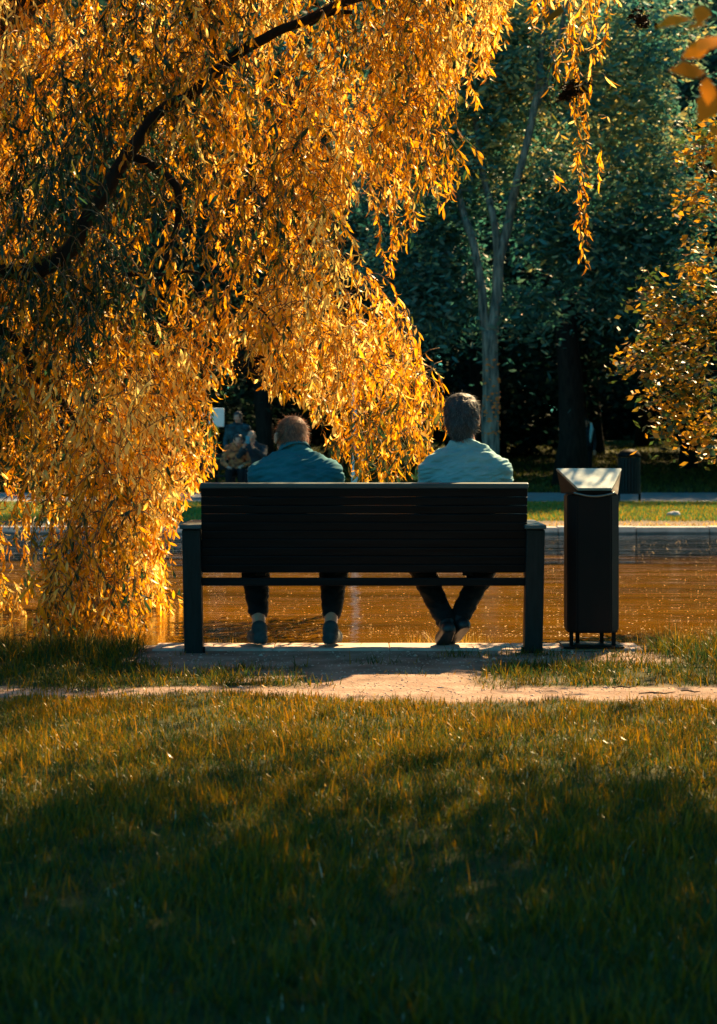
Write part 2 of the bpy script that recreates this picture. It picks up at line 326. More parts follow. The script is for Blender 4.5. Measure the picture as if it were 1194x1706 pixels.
# tufts along the path and bench
n0 = 120000
Y = rng.uniform(7.5, 9.28, n0); X = rng.uniform(-4.2, 4.2, n0)
dd = np.array([dirtf(x, y) for x, y in zip(X, Y)]); nn = np.array([vn(x, y, 5, 21) for x, y in zip(X, Y)])
base_p = np.clip(1 - dd * 1.25, 0, 1) * np.clip(0.75 + nn, 0.1, 1)
# weeds round the bench feet and bin
for cx, cy, r, a in ((0.52, 8.78, 0.12, .8), (-.2, 7.75, .12, .5), (.6, 7.6, .1, .4), (-1.3, 7.6, .3, .6), (-.55, 8.3, .14, .7), (.25, 8.05, .1, .5), (1.0, 8.2, .15, .7), (0.92, 8.86, 0.14, .9), (1.3, 8.8, .16, .6), (-.9, 8.86, .06, .4), (0.1, 8.5, .1, .4), (1.55, 9.0, .25, 1)):
    base_p = np.maximum(base_p, a * np.exp(-(((X - cx) ** 2 + ((Y - cy) * 1.8) ** 2) / r ** 2)))
k = rng.random(n0) < base_p * .75; k &= ~((X > -1.06) & (X < 1.46) & (Y > 8.97)); X, Y, nn = X[k], Y[k], nn[k]
H = rng.uniform(.025, .075, len(X)) * (1 + nn * .6); H *= np.where(((X > 1.5) | (X < -1.1)) & (Y > 8.5), 2.0, 1)
blades('verge_grass', np.stack([X, Y, np.zeros(len(X)) - .004], 1), H, rng.uniform(.0025, .006, len(X)), M['grass'], 0.9, np.clip(rng.random(len(X)) * .9, 0, 1), 3, 1.4, 'low grass tufts between the dirt path and the bench')
# yellow blades on the shore drop
n0 = 5200; X = np.concatenate([rng.uniform(-2.4, 2.4, n0), rng.uniform(-2.4, -1.0, 3500)]); Y = rng.uniform(9.33, 9.55, len(X)); nn = np.array([vn(x, 0, 3, 31) for x in X])
blades('shore_grass', np.stack([X, Y, np.full(len(X), -.16)], 1), rng.uniform(.12, .22, len(X)) * (1 + .5 * nn), rng.uniform(.002, .005, len(X)), M['edgegrass'], .35, None, 3, .9, 'thin yellow grass blades along the near edge of the pond')
# far lawn between pond and path, and beyond the path
n0 = 60000; Y = rng.uniform(24.2, 31.7, n0); X = rng.uniform(-7.5, 7.5, n0)
blades('far_lawn_grass', np.stack([X, Y, np.zeros(n0)], 1), rng.uniform(.04, .08, n0), rng.uniform(.012, .02, n0), M['fargrass'], .6, None, 2, .8, 'short green lawn on the far bank between pond and path')
n0 = 3000; Y = 22.45 + rng.exponential(.5, n0); X = rng.uniform(-7, 7, n0)
blades('bank_grass', np.stack([X, Y, np.zeros(n0)], 1), rng.uniform(.02, .05, n0), rng.uniform(.01, .015, n0), M['edgegrass'], .8, None, 2, .8, 'dry sparse grass on the strip behind the far kerb')
n0 = 60000; Y = 38.1 + 50 * rng.random(n0) ** 1.3; X = rng.uniform(-1, 1, n0) * (.24 * Y)
blades('wood_floor_grass', np.stack([X, Y, np.array([gz(0, y) for y in Y])], 1), rng.uniform(.06, .12, n0), rng.uniform(.03, .06, n0), M['woodgrass'], .6, None, 2, .8, 'grass floor of the wood beyond the far path')

# pale flat specks just above the pond surface
n0 = 3800; Y = 10.3 + 10.5 * rng.random(n0) ** 1.6; X = rng.uniform(-1, 1, n0) * (.22 * Y); Lp = rng.uniform(.007, .018, n0)
a = rng.uniform(0, 6.28, n0); D = np.stack([np.cos(a), np.sin(a), rng.uniform(-.02, .04, n0)], 1)
me = leaf_mesh('pale_specks', np.stack([X, Y, np.full(n0, WZ + .0012)], 1), D, np.tile([[0, 0, 1.0]], (n0, 1)), Lp, Lp * .7, rng.uniform(0, .3, n0), rng.random(n0), 2)
M['petal'] = mat_leaf('petal', [(0, (.5, .3, .1)), (1, (.85, .66, .38))], .4, .5, .3)
tag(link('pale_specks', me, M['petal']), 'pale specks scattered over the brown pond', 'petals', None, 'stuff')

# ------------------------------------------------------------------ willow over the pond
def inpoly(x, y, P):
    x = np.asarray(x); y = np.asarray(y); c = np.zeros(x.shape, bool); j = len(P) - 1
    for i in range(len(P)):
        xi, yi = P[i]; xj, yj = P[j]
        c ^= ((yi > y) != (yj > y)) & (x < (xj - xi) * (y - yi) / ((yj - yi) or 1e-9) + xi); j = i
    return c
# side elevation of the crown in metres: (x, z)
WS = 11.0 / F
def el(pts): return [((px - 597) * WS, CZ + (740 - py) * WS) for px, py in pts]
CROWN = el([(-420, -400), (900, -420), (860, -60), (800, 20), (770, 110), (745, 160), (752, 250), (775, 330), (740, 350), (690, 365), (668, 440), (650, 330), (605, 300), (575, 300), (572, 410), (600, 440), (640, 460),
            (680, 500), (715, 580), (738, 640), (738, 720), (715, 780), (660, 800), (610, 800), (585, 780), (560, 790), (535, 725), (500, 665), (455, 655), (430, 640), (405, 570), (390, 540), (375, 600), (345, 650), (330, 690), (350, 760), (345, 800),
            (330, 760), (300, 820), (270, 830), (268, 900), (250, 880), (245, 930), (262, 1000), (272, 1070), (105, 1070), (100, 1000), (112, 930), (95, 880), (60, 860), (25, 900), (30, 1000), (25, 1070), (-420, 1060)])
SPRAYS = [el([(905, -200), (1050, -200), (1030, 10), (990, 80), (978, 200), (986, 440), (966, 450), (955, 330), (948, 130), (915, 40)]),
          el([(780, -100), (880, -100), (850, 40), (812, 115), (795, 60)])]
allow = [CROWN] + SPRAYS
GX, GZ = np.meshgrid(np.arange(-4.2, 2.6, .01), np.arange(-.4, 5.6, .01), indexing='ij')
GM = np.zeros(GX.shape, bool)
for P_ in allow: GM |= inpoly(GX, GZ, P_)
def inside(x, z):
    i, j = int((x + 4.2) * 100), int((z + .4) * 100)
    return 0 <= i < GM.shape[0] and 0 <= j < GM.shape[1] and GM[i, j]
def willow():
    t = tag(empty('willow_tree', (-3.2, 8.9, 0)), 'large golden curly-leaved willow hanging over the pond on the left', 'tree')
    def L_(pts): return [Vector(p) - t.location for p in pts]
    P2 = lambda px, py, Y=10.3: tuple(at(px, py, Y))
    trunk = spline([(-3.2, 8.9, -.1), (-3.1, 9.0, .8), (-2.95, 9.25, 1.6), (-2.5, 9.7, 2.15)], 6)
    link('trunk', tubes_mesh('trunk', [(L_(trunk), [0.30 - 0.13 * i / len(trunk) for i in range(len(trunk))])], 14, .18), M['bark_dark'], t)
    def br(pts, r0, r1, name='branch'):
        s = spline(pts, 6); n = len(s)
        s = [p + Vector((mnoise.noise(p * 5), mnoise.noise(p * 5 + Vector((9, 0, 0))), mnoise.noise(p * 5 + Vector((0, 9, 0))))) * .035 for p in s]
        link(name, tubes_mesh(name, [(L_(s), [r0 + (r1 - r0) * i / (n - 1) for i in range(n)])], 9, .2), M['bark_dark'], t)
    br([(-2.5, 9.9, 2.15), P2(60, 450, 10.15), P2(150, 358, 10.15), P2(205, 265, 10.15), P2(262, 190, 10.15), P2(340, 135, 10.15), P2(440, 65, 10.15), P2(560, 15, 10.15), P2(720, -60, 10.7), P2(980, -160, 10.9)], .052, .018)
    br([(-.8, 11.5, 4.9), (1.0, 11.2, 5.6), (3.0, 10.8, 6.0), (5.0, 10.6, 6.1)], .06, .02)
    br([(-2.0, 11, 3.9), (-1.2, 10.4, 5.2), (.5, 10.0, 6.2), (2.4, 9.8, 6.7)], .06, .02)
    br([(-2.95, 9.25, 1.6), (-2.8, 10, 2.6), (-2.0, 11, 3.9), (-.8, 11.5, 4.9), (.4, 11.7, 5.2)], .15, .04)
    br([P2(205, 250), P2(280, 300), P2(300, 345), P2(290, 400), P2(278, 440)], .03, .012)
    br([P2(205, 455), P2(260, 460), P2(320, 452), P2(380, 470, 10.5)], .014, .006)
    br([P2(-60, 500), P2(30, 570), P2(55, 620), P2(110, 680, 10.5), P2(150, 760, 10.5)], .035, .010)
    br([P2(300, 345), P2(318, 380), P2(312, 400)], .014, .006)
    br([P2(410, 500, 10.4), P2(440, 520, 10.4), P2(470, 560, 10.4)], .010, .004)
    br([P2(510, 40, 10.2), P2(540, 28, 10.2), P2(590, 20, 10.2)], .02, .012)
    r = np.random.default_rng(12)
    # clumps of hanging twigs
    twigs, LP, LD, LN, LL, LW, LC, LR = [], [], [], [], [], [], [], []
    cl = []
    while len(cl) < 1700:
        x = r.uniform(-3.7, 1.9); z = r.uniform(-.1, 5.2); y = r.uniform(9.9, 12.6)
        if z > 3.9 and r.random() < .45: continue
        if y > 11.6 and x < .1 and r.random() < .4: continue
        if not inside(x, z + 0.0): continue
        if z < .95 and x < -1.75 and mnoise.noise(Vector((x * 2.6 + 4, y * .6, z * 1.2))) < .0 and r.random() < .7: continue
        if mnoise.noise(Vector((x * 1.5, y * 1.2, z * 1.1))) < -.08 and r.random() < .88: continue
        cl.append((x, y, z))
        if z < 1.0 and -1.85 < x < -1.15: cl += [(x + r.normal(0, .08), y - .1, z + r.normal(0, .1)), (x + r.normal(0, .08), y, max(.0, z - .3))]
    # the part of the crown above the picture, reaching out over the bench to the right
    top = []
    while len(top) < 560:
        x = r.uniform(-3.2, 5.6); z = r.uniform(4.9, 7.3); y = 1.107 * z + 5.7 - 5.2 * r.random() ** .62
        if mnoise.noise(Vector((x * .9, y * .9, z * .9))) < -.3 or z < 4.9 + .1 * abs(x - 1): continue
        top.append((x, y, z))
    for cx, cy, cz in cl + top:
        high = cz > 4.85
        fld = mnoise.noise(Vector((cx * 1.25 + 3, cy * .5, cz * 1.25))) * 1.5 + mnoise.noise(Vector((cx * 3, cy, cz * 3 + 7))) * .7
        dg = max(0, 1 - math.hypot((cx - (-1.75 + (cz - 2.0) * .75)) / .8, (cz - 2.7) / 1.6)) + .5 * max(0, 1 - math.hypot((cx + 1.9) / .7, (cz - 1.9) / .7))  # dg: shade in the left of the crown, painted as darker green leaves
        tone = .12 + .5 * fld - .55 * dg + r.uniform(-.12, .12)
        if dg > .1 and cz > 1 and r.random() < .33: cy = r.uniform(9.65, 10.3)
        ns = r.integers(2, 6); hd = r.uniform(0, 2 * np.pi)
        for s in range(ns):
            p = np.array([cx, cy, cz]) + r.normal(0, .08, 3) + np.array([0, 0, .25])
            L = r.uniform(.30, .80); a = hd + r.normal(0, .8); d = np.array([math.cos(a) * .7, math.sin(a) * .7, .2])
            step = .032; nst = int(L / step); path = [p.copy()]
            wob = r.uniform(0, 100)
            for i in range(nst):
                q = Vector(p) * 6
                d = d * .86 + np.array([.5 * mnoise.noise(q + Vector((wob, 0, 0))), .5 * mnoise.noise(q + Vector((0, wob, 0))), -.22])
                d /= np.linalg.norm(d); p = p + d * step
                if not high and not inside(p[0], p[2]): break
                if high and p[2] < 4.7: break
                if p[2] < -.05: break
                path.append(p.copy())
                if i > 1:
                    for kk in range(2 if r.random() < .55 else 1):
                        b_ = r.uniform(0, 2 * np.pi)
                        side = np.array([math.cos(b_), math.sin(b_), 0])
                        ld = side * r.uniform(.35, 1.0) + np.array([0, 0, -r.uniform(.25, 1.0)]) + d * .3
                        LP.append(p + r.normal(0, .004, 3)); LD.append(ld)
                        LN.append(side * -.6 + np.array([0, 0, -1.0]) * r.uniform(.2, 1) + r.normal(0, .45, 3))
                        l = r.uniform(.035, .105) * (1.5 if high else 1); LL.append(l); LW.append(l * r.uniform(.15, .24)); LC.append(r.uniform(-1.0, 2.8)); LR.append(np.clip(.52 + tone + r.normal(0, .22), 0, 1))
            if len(path) > 4: twigs.append(([Vector(q_) - t.location for q_ in path[::2]], list(np.linspace(.0035, .0015, len(path[::2])))))
    for pts in ([(962, -120), (955, 60), (968, 200), (962, 330), (974, 445)], [(940, -120), (950, 80), (960, 230), (975, 380)], [(985, -100), (990, 60), (975, 240), (978, 400)], [(800, -100), (806, 30), (800, 110)], [(830, -100), (838, 10), (815, 100)], [(1030, -120), (1015, 10), (995, 90)],
                [(255, 780), (250, 860), (262, 910), (275, 915)], [(660, 330), (655, 390), (650, 450)], [(640, 300), (632, 370), (640, 440)]):
        q_ = spline([at(px, py, 11) for px, py in pts], 10)
        q_ = [p + Vector((mnoise.noise(p * 9), mnoise.noise(p * 9 + Vector((5, 0, 0))), 0)) * .03 for p in q_]
        twigs.append(([p - t.location for p in q_], list(np.linspace(.004, .0015, len(q_)))))
        for i in range(4, len(q_)):
            for kk in range(3):
                b_ = r.uniform(0, 2 * np.pi); side = np.array([math.cos(b_), math.sin(b_), 0]); LP.append(np.array(q_[i]) + r.normal(0, .006, 3)); LD.append(side * r.uniform(.3, 1) + np.array([0, 0, -r.uniform(.3, 1)]))
                LN.append(side * -.6 + np.array([0, 0, -.6]) + r.normal(0, .45, 3)); l = r.uniform(.035, .095); LL.append(l); LW.append(l * r.uniform(.15, .22)); LC.append(r.uniform(-1, 2.8)); LR.append(np.clip(.6 + r.normal(0, .22), 0, 1))
    print('willow leaves', len(LP), 'twigs', len(twigs))
    A = lambda q: np.array(q, dtype=float)
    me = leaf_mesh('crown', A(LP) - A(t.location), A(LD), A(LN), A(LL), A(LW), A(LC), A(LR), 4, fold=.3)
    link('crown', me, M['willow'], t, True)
    o = link('twigs', tubes_mesh('twigs', twigs, 3), M['twig'], t); o['kind'] = 'stuff'
    for px, py, Yd, rd in ((963, 140, 11, .07), (1068, 26, 11, .06), (945, 158, 11, .035), (411, 612, 10.2, .075), (760, 10, 10.9, .07)):
        c = at(px, py, Yd) - t.location
        crown_leaves('dead_leaves', [(tuple(c), (rd, rd, rd * .9))], 150, .04, M['bark_dark'], r, 0, .1, 0, t, rd * .4, .5, 15)['kind'] = 'stuff'

# ------------------------------------------------------------------ broadleaf trees, generic
def crown_leaves(name, blobs, n, size, mat, r, rnd_off=0.0, up=.5, droop=.2, parent=None, clump=.35, aspect=.5, per=26, curl=.7, soft=0, cull=True, ymin=None):
    """blobs: ellipsoids (c, radii); leaves gather in clumps spread through their volume, denser at the skin"""
    P, D, Nn, L, W, Rn = [], [], [], [], [], []
    vol = np.array([b[1][0] * b[1][1] * b[1][2] for b in blobs]) ** .66; pr = vol / vol.sum()
    ncl = n // per; ids = r.choice(len(blobs), ncl, p=pr)
    for i in ids:
        c, rad = blobs[i]; u = r.normal(0, 1, 3); u /= np.linalg.norm(u); q = np.array(c) + u * np.array(rad) * r.uniform(.35, 1.08) ** .6
        if cull and not soft and mnoise.noise(Vector(q) * .55) < -.25 and r.random() < .8: continue
        cs = clump * r.uniform(.6, 1.3); tone = r.uniform(-.28, .28)
        if soft: q = np.array(c) + r.normal(0, soft, 3) * np.array(rad)
        if ymin is not None and q[1] < ymin: continue
        pts = q + r.normal(0, 1, (per, 3)) * np.array([cs, cs, cs * .45])
        pts[:, 2] -= droop * ((pts[:, 0] - q[0]) ** 2 + (pts[:, 1] - q[1]) ** 2) / cs
        P.append(pts); a = r.uniform(0, 6.28, per)
        D.append(np.stack([np.cos(a), np.sin(a), r.uniform(-1.0, .2, per)], 1)); Nn.append(r.normal(0, .5, (per, 3)) + np.array([0, 0, up]))
        Rn.append(np.clip(.5 + tone + rnd_off + r.normal(0, .18, per), 0, 1))
    P = np.concatenate(P); k = len(P); L = r.uniform(.7, 1.3, k) * size
    me = leaf_mesh(name, P, np.concatenate(D), np.concatenate(Nn), L, L * aspect * r.uniform(.8, 1.2, k), r.uniform(-.2, curl, k), np.concatenate(Rn), 3 if aspect < .4 else 2, widths=[0, .9, .9, 0] if aspect < .4 else [0, 1, 0])
    return link(name, me, mat, parent)
def wood_tree(name, loc, h, tr, seed, crown_r=4.0, base=4.0, leaves=14000, size=.24, mat=None, bark=None):
    r = np.random.default_rng(seed); t = empty(name, loc)
    lean = r.normal(0, .03, 2); pts = [(lean[0] * z + .08 * math.sin(z), lean[1] * z, z) for z in np.linspace(-.3, h * .8, 9)]
    link('trunk', tubes_mesh('trunk', [(pts, [tr * (1.35 if i == 0 else 1) * (1 - .75 * i / 8) for i in range(9)])], 10, .2), bark or M['bark_dark'], t)
    limbs, blobs = [], []
    for i in range(10):
        z0 = base * .8 + (h * .72 - base * .8) * i / 9; a = i * 2.4 + r.uniform(-.4, .4); R_ = crown_r * (1 - .45 * (i / 9) ** 2) * r.uniform(.6, .85)
        e = np.array([math.cos(a) * R_, math.sin(a) * R_, z0 + R_ * .35])
        limbs.append((spline([(lean[0] * z0, lean[1] * z0, z0), (e[0] * .5, e[1] * .5, z0 + R_ * .28), tuple(e)], 4), list(np.linspace(tr * .35, tr * .06, 9))))
        blobs.append((e, (crown_r * .5, crown_r * .5, crown_r * .36)))
    blobs.append((np.array([0, 0, h * .82]), (crown_r * .6, crown_r * .6, h * .16)))
    o = link('limbs', tubes_mesh('limbs', limbs, 6), bark or M['bark_dark'], t)
    crown_leaves('crown', blobs, leaves, size, mat or M['farleaf'], r, parent=t, clump=.55, aspect=.55)
    return t
def copy_tree(o, loc, rz, sc=1.0, parent=None):
    c = o.copy(); C.objects.link(c); c.parent = parent
    if parent is None: c.location = loc; c.rotation_euler = (0, 0, rz); c.scale = (sc, sc, sc)
    for ch in list(o.children):
        d = ch.copy(); C.objects.link(d); d.parent = c
    return c
GW = 'dark leafy trees of the wood beyond the far path'
LW_ = 'dark leafy tree in the shaded wood beyond the far path'
protos = [tag(wood_tree('wood_tree', (-9, 50, gz(0, 50)), 17, .32, 21, 4.6, 3.2, 15000), LW_, 'tree', GW),
          tag(wood_tree('wood_tree', (-2.5, 47, gz(0, 47)), 16, .26, 22, 4.2, 3.6, 15000), LW_, 'tree', GW),
          tag(wood_tree('wood_tree', (3.5, 52, gz(0, 52)), 18, .30, 23, 5.0, 3.0, 17000), LW_, 'tree', GW)]
rr = random.Random(5)
spots = [(11.5, 50), (9, 42), (-13, 44), (-6, 58), (0.5, 60), (7.5, 60), (15, 58), (-14, 62), (-9, 72), (-2, 74), (5, 72), (12, 74), (19, 70), (-18, 78), (-6, 92), (3, 94), (12, 92), (22, 92), (-16, 95), (17, 46), (24, 56), (-22, 60), (-11, 51), (-17, 52), (-5.5, 49), (28, 75), (-28, 85), (24, 44), (31, 46), (27, 50), (34, 56), (29, 62), (38, 66), (27, 68), (36, 76), (40, 84), (31, 88), (10.5, 56), (14, 54.5), (5, 65), (9, 67), (17.5, 63)]
for i, (x, y) in enumerate(spots):
    c = copy_tree(protos[i % 3], (x, y, gz(x, y) - .05), rr.uniform(0, 6.28), .82 if (x, y) == (9, 42) else rr.uniform(.92, 1.2))
# shading trees off to the right on the far side
for i, (x, y) in enumerate([(13, 31), (15, 37.5), (19, 35), (20, 43), (14.5, 25)]):
    c = copy_tree(protos[(i + 1) % 3], (x, y, 0), rr.uniform(0, 6.28), .72 if 34 < y < 39 else rr.uniform(.75, .9)); tag(c, 'leafy tree on the far bank out past the right edge', None, 'trees on the far bank at the right')
# unseen trees added behind the camera to cut the skylight
for i, (x, y) in enumerate([(-12, -14), (11, -15), (-5, -25), (5, -27), (16, -26), (-17, -25)]):
    c = copy_tree(protos[(i + 1) % 3], (x, y, -.05), rr.uniform(0, 6.28), rr.uniform(.85, 1.0)); tag(c, 'unseen tree added far behind the viewer to cut skylight', None, 'added trees behind the viewer')
# distant wood closing the view: one mass
r = np.random.default_rng(77)
bl = [((x, 108 + r.uniform(-4, 8), 2 + k * 6 + r.uniform(-1, 2)), (5, 3, 4.5)) for x in range(-60, 64, 6) for k in range(6)]
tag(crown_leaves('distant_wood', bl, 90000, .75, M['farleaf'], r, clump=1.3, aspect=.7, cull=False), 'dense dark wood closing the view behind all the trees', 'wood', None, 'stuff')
r = np.random.default_rng(79)
bl = [((x, 128 + r.uniform(-4, 8), 3 + k * 5.5), (6, 3, 4.5)) for x in range(-70, 74, 6) for k in range(7)]
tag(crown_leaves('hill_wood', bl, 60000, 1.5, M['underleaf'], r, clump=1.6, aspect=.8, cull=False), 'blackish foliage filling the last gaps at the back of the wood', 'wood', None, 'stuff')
# understorey
r = np.random.default_rng(78)
bl = [((x + r.uniform(-1, 1), 63 + r.uniform(-3, 6), 1.4 + r.uniform(-.3, 1)), (2.4, 1.5, 1.6)) for x in np.arange(-22, 24, 2.6) if not (7.0 < x < 13.5)]
bl += [((x + r.uniform(-1, 1), 92 + r.uniform(-3, 6), 3.0 + r.uniform(-.3, 1)), (3, 2, 2.2)) for x in np.arange(-30, 34, 3)]
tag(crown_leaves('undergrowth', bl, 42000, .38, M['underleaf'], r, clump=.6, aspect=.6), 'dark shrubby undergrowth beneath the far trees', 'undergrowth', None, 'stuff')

# ------------------------------------------------------------------ forked tree on the far bank
def forked():
    Yt = 33.0
    b0 = at(817, 833, Yt); b0.z = 0
    t = tag(empty('forked_tree', b0), 'slim grey tree with a forking trunk and teal leaves on the far bank', 'tree')
    Q = lambda px, py, dy=0: tuple(at(px, py, Yt + dy) - b0)
    def tb(name, pts, r0, r1):
        s = spline(pts, 6); n = len(s); s = [p + Vector((mnoise.noise(p * 1.2), 0, 0)) * .05 for p in s]
        return link(name, tubes_mesh(name, [(s, [r0 + (r1 - r0) * i / (n - 1) for i in range(n)])], 12, .16), M['bark_mid'], t)
    tk = tb('trunk', [(0.02, 0, -.2), Q(817, 720), Q(817, 640), Q(816, 552)], .175, .150)
    tb('limb', [Q(814, 570), Q(806, 530), Q(800, 470), Q(786, 400), Q(765, 330, .3), Q(735, 220, .5), Q(700, 90, .6), Q(690, -60, .8)], .10, .05)
    tb('limb', [Q(818, 570), Q(826, 500), Q(832, 430), Q(848, 370), Q(865, 290, -.3), Q(893, 160, -.5), Q(905, 60, -.5), Q(950, -60, -.6)], .12, .045)
    tb('limb', [Q(830, 440), Q(822, 360), Q(806, 300, .3), Q(790, 200, .3), Q(770, 90, .3), Q(760, -80, .3)], .08, .035)
    tb('limb', [Q(885, 190, -.4), Q(915, 120, -.6), Q(940, 30, -.8), Q(948, -60, -1)], .07, .04)
    # orange paint marks on the bark: thin patches hugging the trunk
    r = np.random.default_rng(4)
    P, D, Nn, L = [], [], [], []
    for k in range(90):
        a = r.uniform(-2.9, -.2); z = r.choice([2.55, 1.9, 1.72, 1.55, 2.2, 1.3]) + r.normal(0, .07)
        p = np.array([math.cos(a) * .172, math.sin(a) * .172, z]); P.append(p); Nn.append([math.cos(a), math.sin(a), 0]); D.append([-math.sin(a), math.cos(a), r.uniform(-.4, .4)]); L.append(r.uniform(.03, .1))
    mo = mat_noise('orange_lichen', (.42, .12, .03), (.6, .2, .05), 20, .8, 0, .2)
    P, L = np.array(P), np.array(L)
    link('lichen_patches', leaf_mesh('lichen', P, np.array(D), np.array(Nn, float), L, L * .5, np.zeros(90), r.random(90), 2), mo, tk)['kind'] = 'stuff'
    blobs = []
    for px, py, sx, sz, dy in [(700, 60, 2.1, 1.6, .5), (800, -20, 2, 1.5, 0), (900, 80, 1.6, 1.2, -.5), (960, 0, 2, 1.3, -.6), (1010, 120, 1.3, .8, -.6), (1090, 210, 1.3, .7, 0), (1000, 270, 1.7, .7, -.5), (880, 220, 1.1, .9, .6), (760, 200, 1.4, 1.2, .8),
                               (700, 300, 1.3, .9, .8), (1090, 330, 1.2, .7, .4), (930, 350, .9, .6, .2), (960, 400, .6, .6, .3), (700, 420, 1.1, .8, .9), (740, 480, .9, .6, .9), (1060, 430, 1.2, .7, .9), (860, 500, .7, .4, .9), (790, 130, 1, 1, .9), (1050, 40, 1.4, 1.2, .7), (640, 200, 1.2, 1.2, .8)]:
        c = at(px, py, Yt + dy * .6 + .3) - b0; blobs.append(((c.x, c.y, c.z), (sx, .95, sz)))
    hi = [b_ for b_ in blobs if b_[0][2] > 6.3]; lo = [b_ for b_ in blobs if b_[0][2] <= 6.3]  # sun on the top and shade below are put into the leaf colour
    crown_leaves('upper_crown', hi, 34000, .18, M['midleaf'], r, .2, .3, .5, t, .24, .3)
    crown_leaves('lower_crown', lo, 30000, .18, M['midleaf'], r, -.15, .3, .5, t, .24, .3)
forked()
willow()
# big dark trunk to the right of the bin and companions
o = tag(wood_tree('wood_tree', (5.3, 44, 0), 14.5, .40, 31, 4.6, 5.2, 15000, .22), 'broad dark tree trunk standing behind the litter bin across the pond', 'tree')

# ------------------------------------------------------------------ trees on the near bank, right
def near_right():
    r = np.random.default_rng(9)
    t = tag(empty('shrubby_tree', (3.7, 8.7, 0)), 'orange-leaved shrubby tree reaching in from the right edge over the pond', 'tree')
    o = np.array(t.location)
    L_ = lambda pts: [Vector(p) - t.location for p in pts]
    link('trunk', tubes_mesh('trunk', [(L_(spline([(3.7, 8.7, -.1), (3.75, 9.2, 1.0), (4.0, 10.2, 2.6), (4.2, 10.9, 4.2)], 5)), list(np.linspace(.14, .05, 16)))], 10, .15), M['bark_dark'], t)
    lb = [(L_(spline([(3.8, 9.3, 1.1), (3.3, 10.6, 1.5), (2.7, 11.3, 1.75), (2.0, 11.5, 1.7)], 5)), list(np.linspace(.04, .008, 16))), (L_(spline([(4, 10, 2.4), (3.2, 11, 2.7), (2.5, 11.4, 2.9)], 5)), list(np.linspace(.04, .01, 11))), (L_(spline([(4.1, 10.6, 3.4), (4.8, 11.4, 4.6), (5, 11.5, 5.2)], 5)), list(np.linspace(.04, .01, 11)))]
    link('limbs', tubes_mesh('limbs', lb, 6), M['bark_dark'], t)
    B = [((4.1, 10.6, 4.3), (1.7, 1.2, 1.5)), ((3.4, 10.0, 3.6), (1.1, .9, .9)), ((4.7, 11.0, 3.6), (1.3, 1.0, 1.2))]
    B = [(tuple(np.array(c) - o), rd) for c, rd in B]
    crown_leaves('crown', B, 1500, .085, M['bushleaf'], r, 0, .5, .2, t, .12, .5, 14, soft=.55)
    B = [(tuple(at(px, py, Yd)), (rx, .25, rz)) for px, py, Yd, rx, rz in ((1225, 600, 11.4, .62, .50), (1150, 560, 11.4, .33, .22), (1080, 590, 11.3, .20, .10), (1045, 598, 11.2, .10, .05), (1110, 500, 11.3, .18, .10), (1082, 462, 11.3, .07, .07), (1075, 492, 11.3, .07, .05), (1120, 640, 11.3, .25, .14),
        (1100, 690, 11.3, .09, .05), (1160, 700, 11.3, .20, .13), (1185, 480, 11.4, .25, .22), (1150, 450, 11.4, .10, .12), (1185, 745, 11.4, .12, .05), (1175, 330, 11.4, .16, .12), (1150, 250, 11.4, .14, .05), (1190, 210, 11.4, .10, .18), (1185, 400, 11.4, .12, .1), (1145, 335, 11.4, .08, .04), (1260, 300, 11.5, .35, .6), (1260, 450, 11.5, .3, .5), (1107, 720, 11.3, .03, .05))]
    B = [(tuple(np.array(c) - o), rd) for c, rd in B]
    crown_leaves('lower_crown', B, 5600, .058, M['bushleaf'], r, .05, .5, .3, t, .055, .5, 12, curl=1.2)
    tw = [(L_(spline([(2.7, 11.3, 1.75), at(1190, 590, 11.4), at(1120, 575, 11.35), at(1050, 597, 11.2), at(1015, 590, 11.2)], 4)), list(np.linspace(.008, .0015, 17))), (L_(spline([(2.7, 11.3, 1.75), at(1180, 540, 11.4), at(1110, 495, 11.3), at(1078, 450, 11.3)], 4)), list(np.linspace(.007, .0015, 13)))]
    tw.append((L_(spline([(2.5, 11.4, 2.9), at(1190, 300, 11.4), at(1160, 250, 11.4), at(1120, 238, 11.4)], 4)), list(np.linspace(.007, .0015, 13))))
    link('twigs', tubes_mesh('twigs', tw, 5), M['twig'], t)
    # small hanging twig
    # maple-like tree near the camera whose crown darkens the lawn
    t = tag(empty('broadleaf_tree', (3.9, 5.2, 0)), 'broad-leaved tree at the right whose leaves hang into the top corner', 'tree')
    o = np.array(t.location)
    L_ = lambda pts: [Vector(p) - t.location for p in pts]
    link('trunk', tubes_mesh('trunk', [(L_(spline([(3.9, 5.2, -.1), (3.95, 5.3, 1.2), (4.1, 5.7, 2.6), (4.3, 6, 4.2)], 5)), list(np.linspace(.17, .06, 16)))], 12, .15), M['bark_dark'], t)
    lb = [(L_(spline([(3.95, 5.3, 1.4), (2.8, 4.4, 2.2), (1.5, 3.4, 2.15), (.72, 2.95, 1.95)], 5)), list(np.linspace(.05, .003, 16))), (L_(spline([(4.1, 5.6, 2.4), (3.2, 5.6, 3.3), (2.7, 5.4, 3.6)], 5)), list(np.linspace(.05, .01, 11)))]
    link('limbs', tubes_mesh('limbs', lb, 6), M['bark_dark'], t)
    B = [((4.2, 5.4, 3.9), (2.2, 2.4, 1.2)), ((3.6, 4.2, 3.5), (1.5, 1.8, .8)), ((5, 4.4, 3.8), (1.6, 1.8, 1.0)), ((4.6, 3.0, 3.7), (1.8, 1.4, 1.0)), ((5.2, 5.6, 4.6), (1.6, 1.8, .8))]
    B = [(tuple(np.array(c) - o), rd) for c, rd in B]
    crown_leaves('crown', B, 9000, .11, M['maple'], r, 0, .5, .2, t, .4, .7, 8, soft=.5)
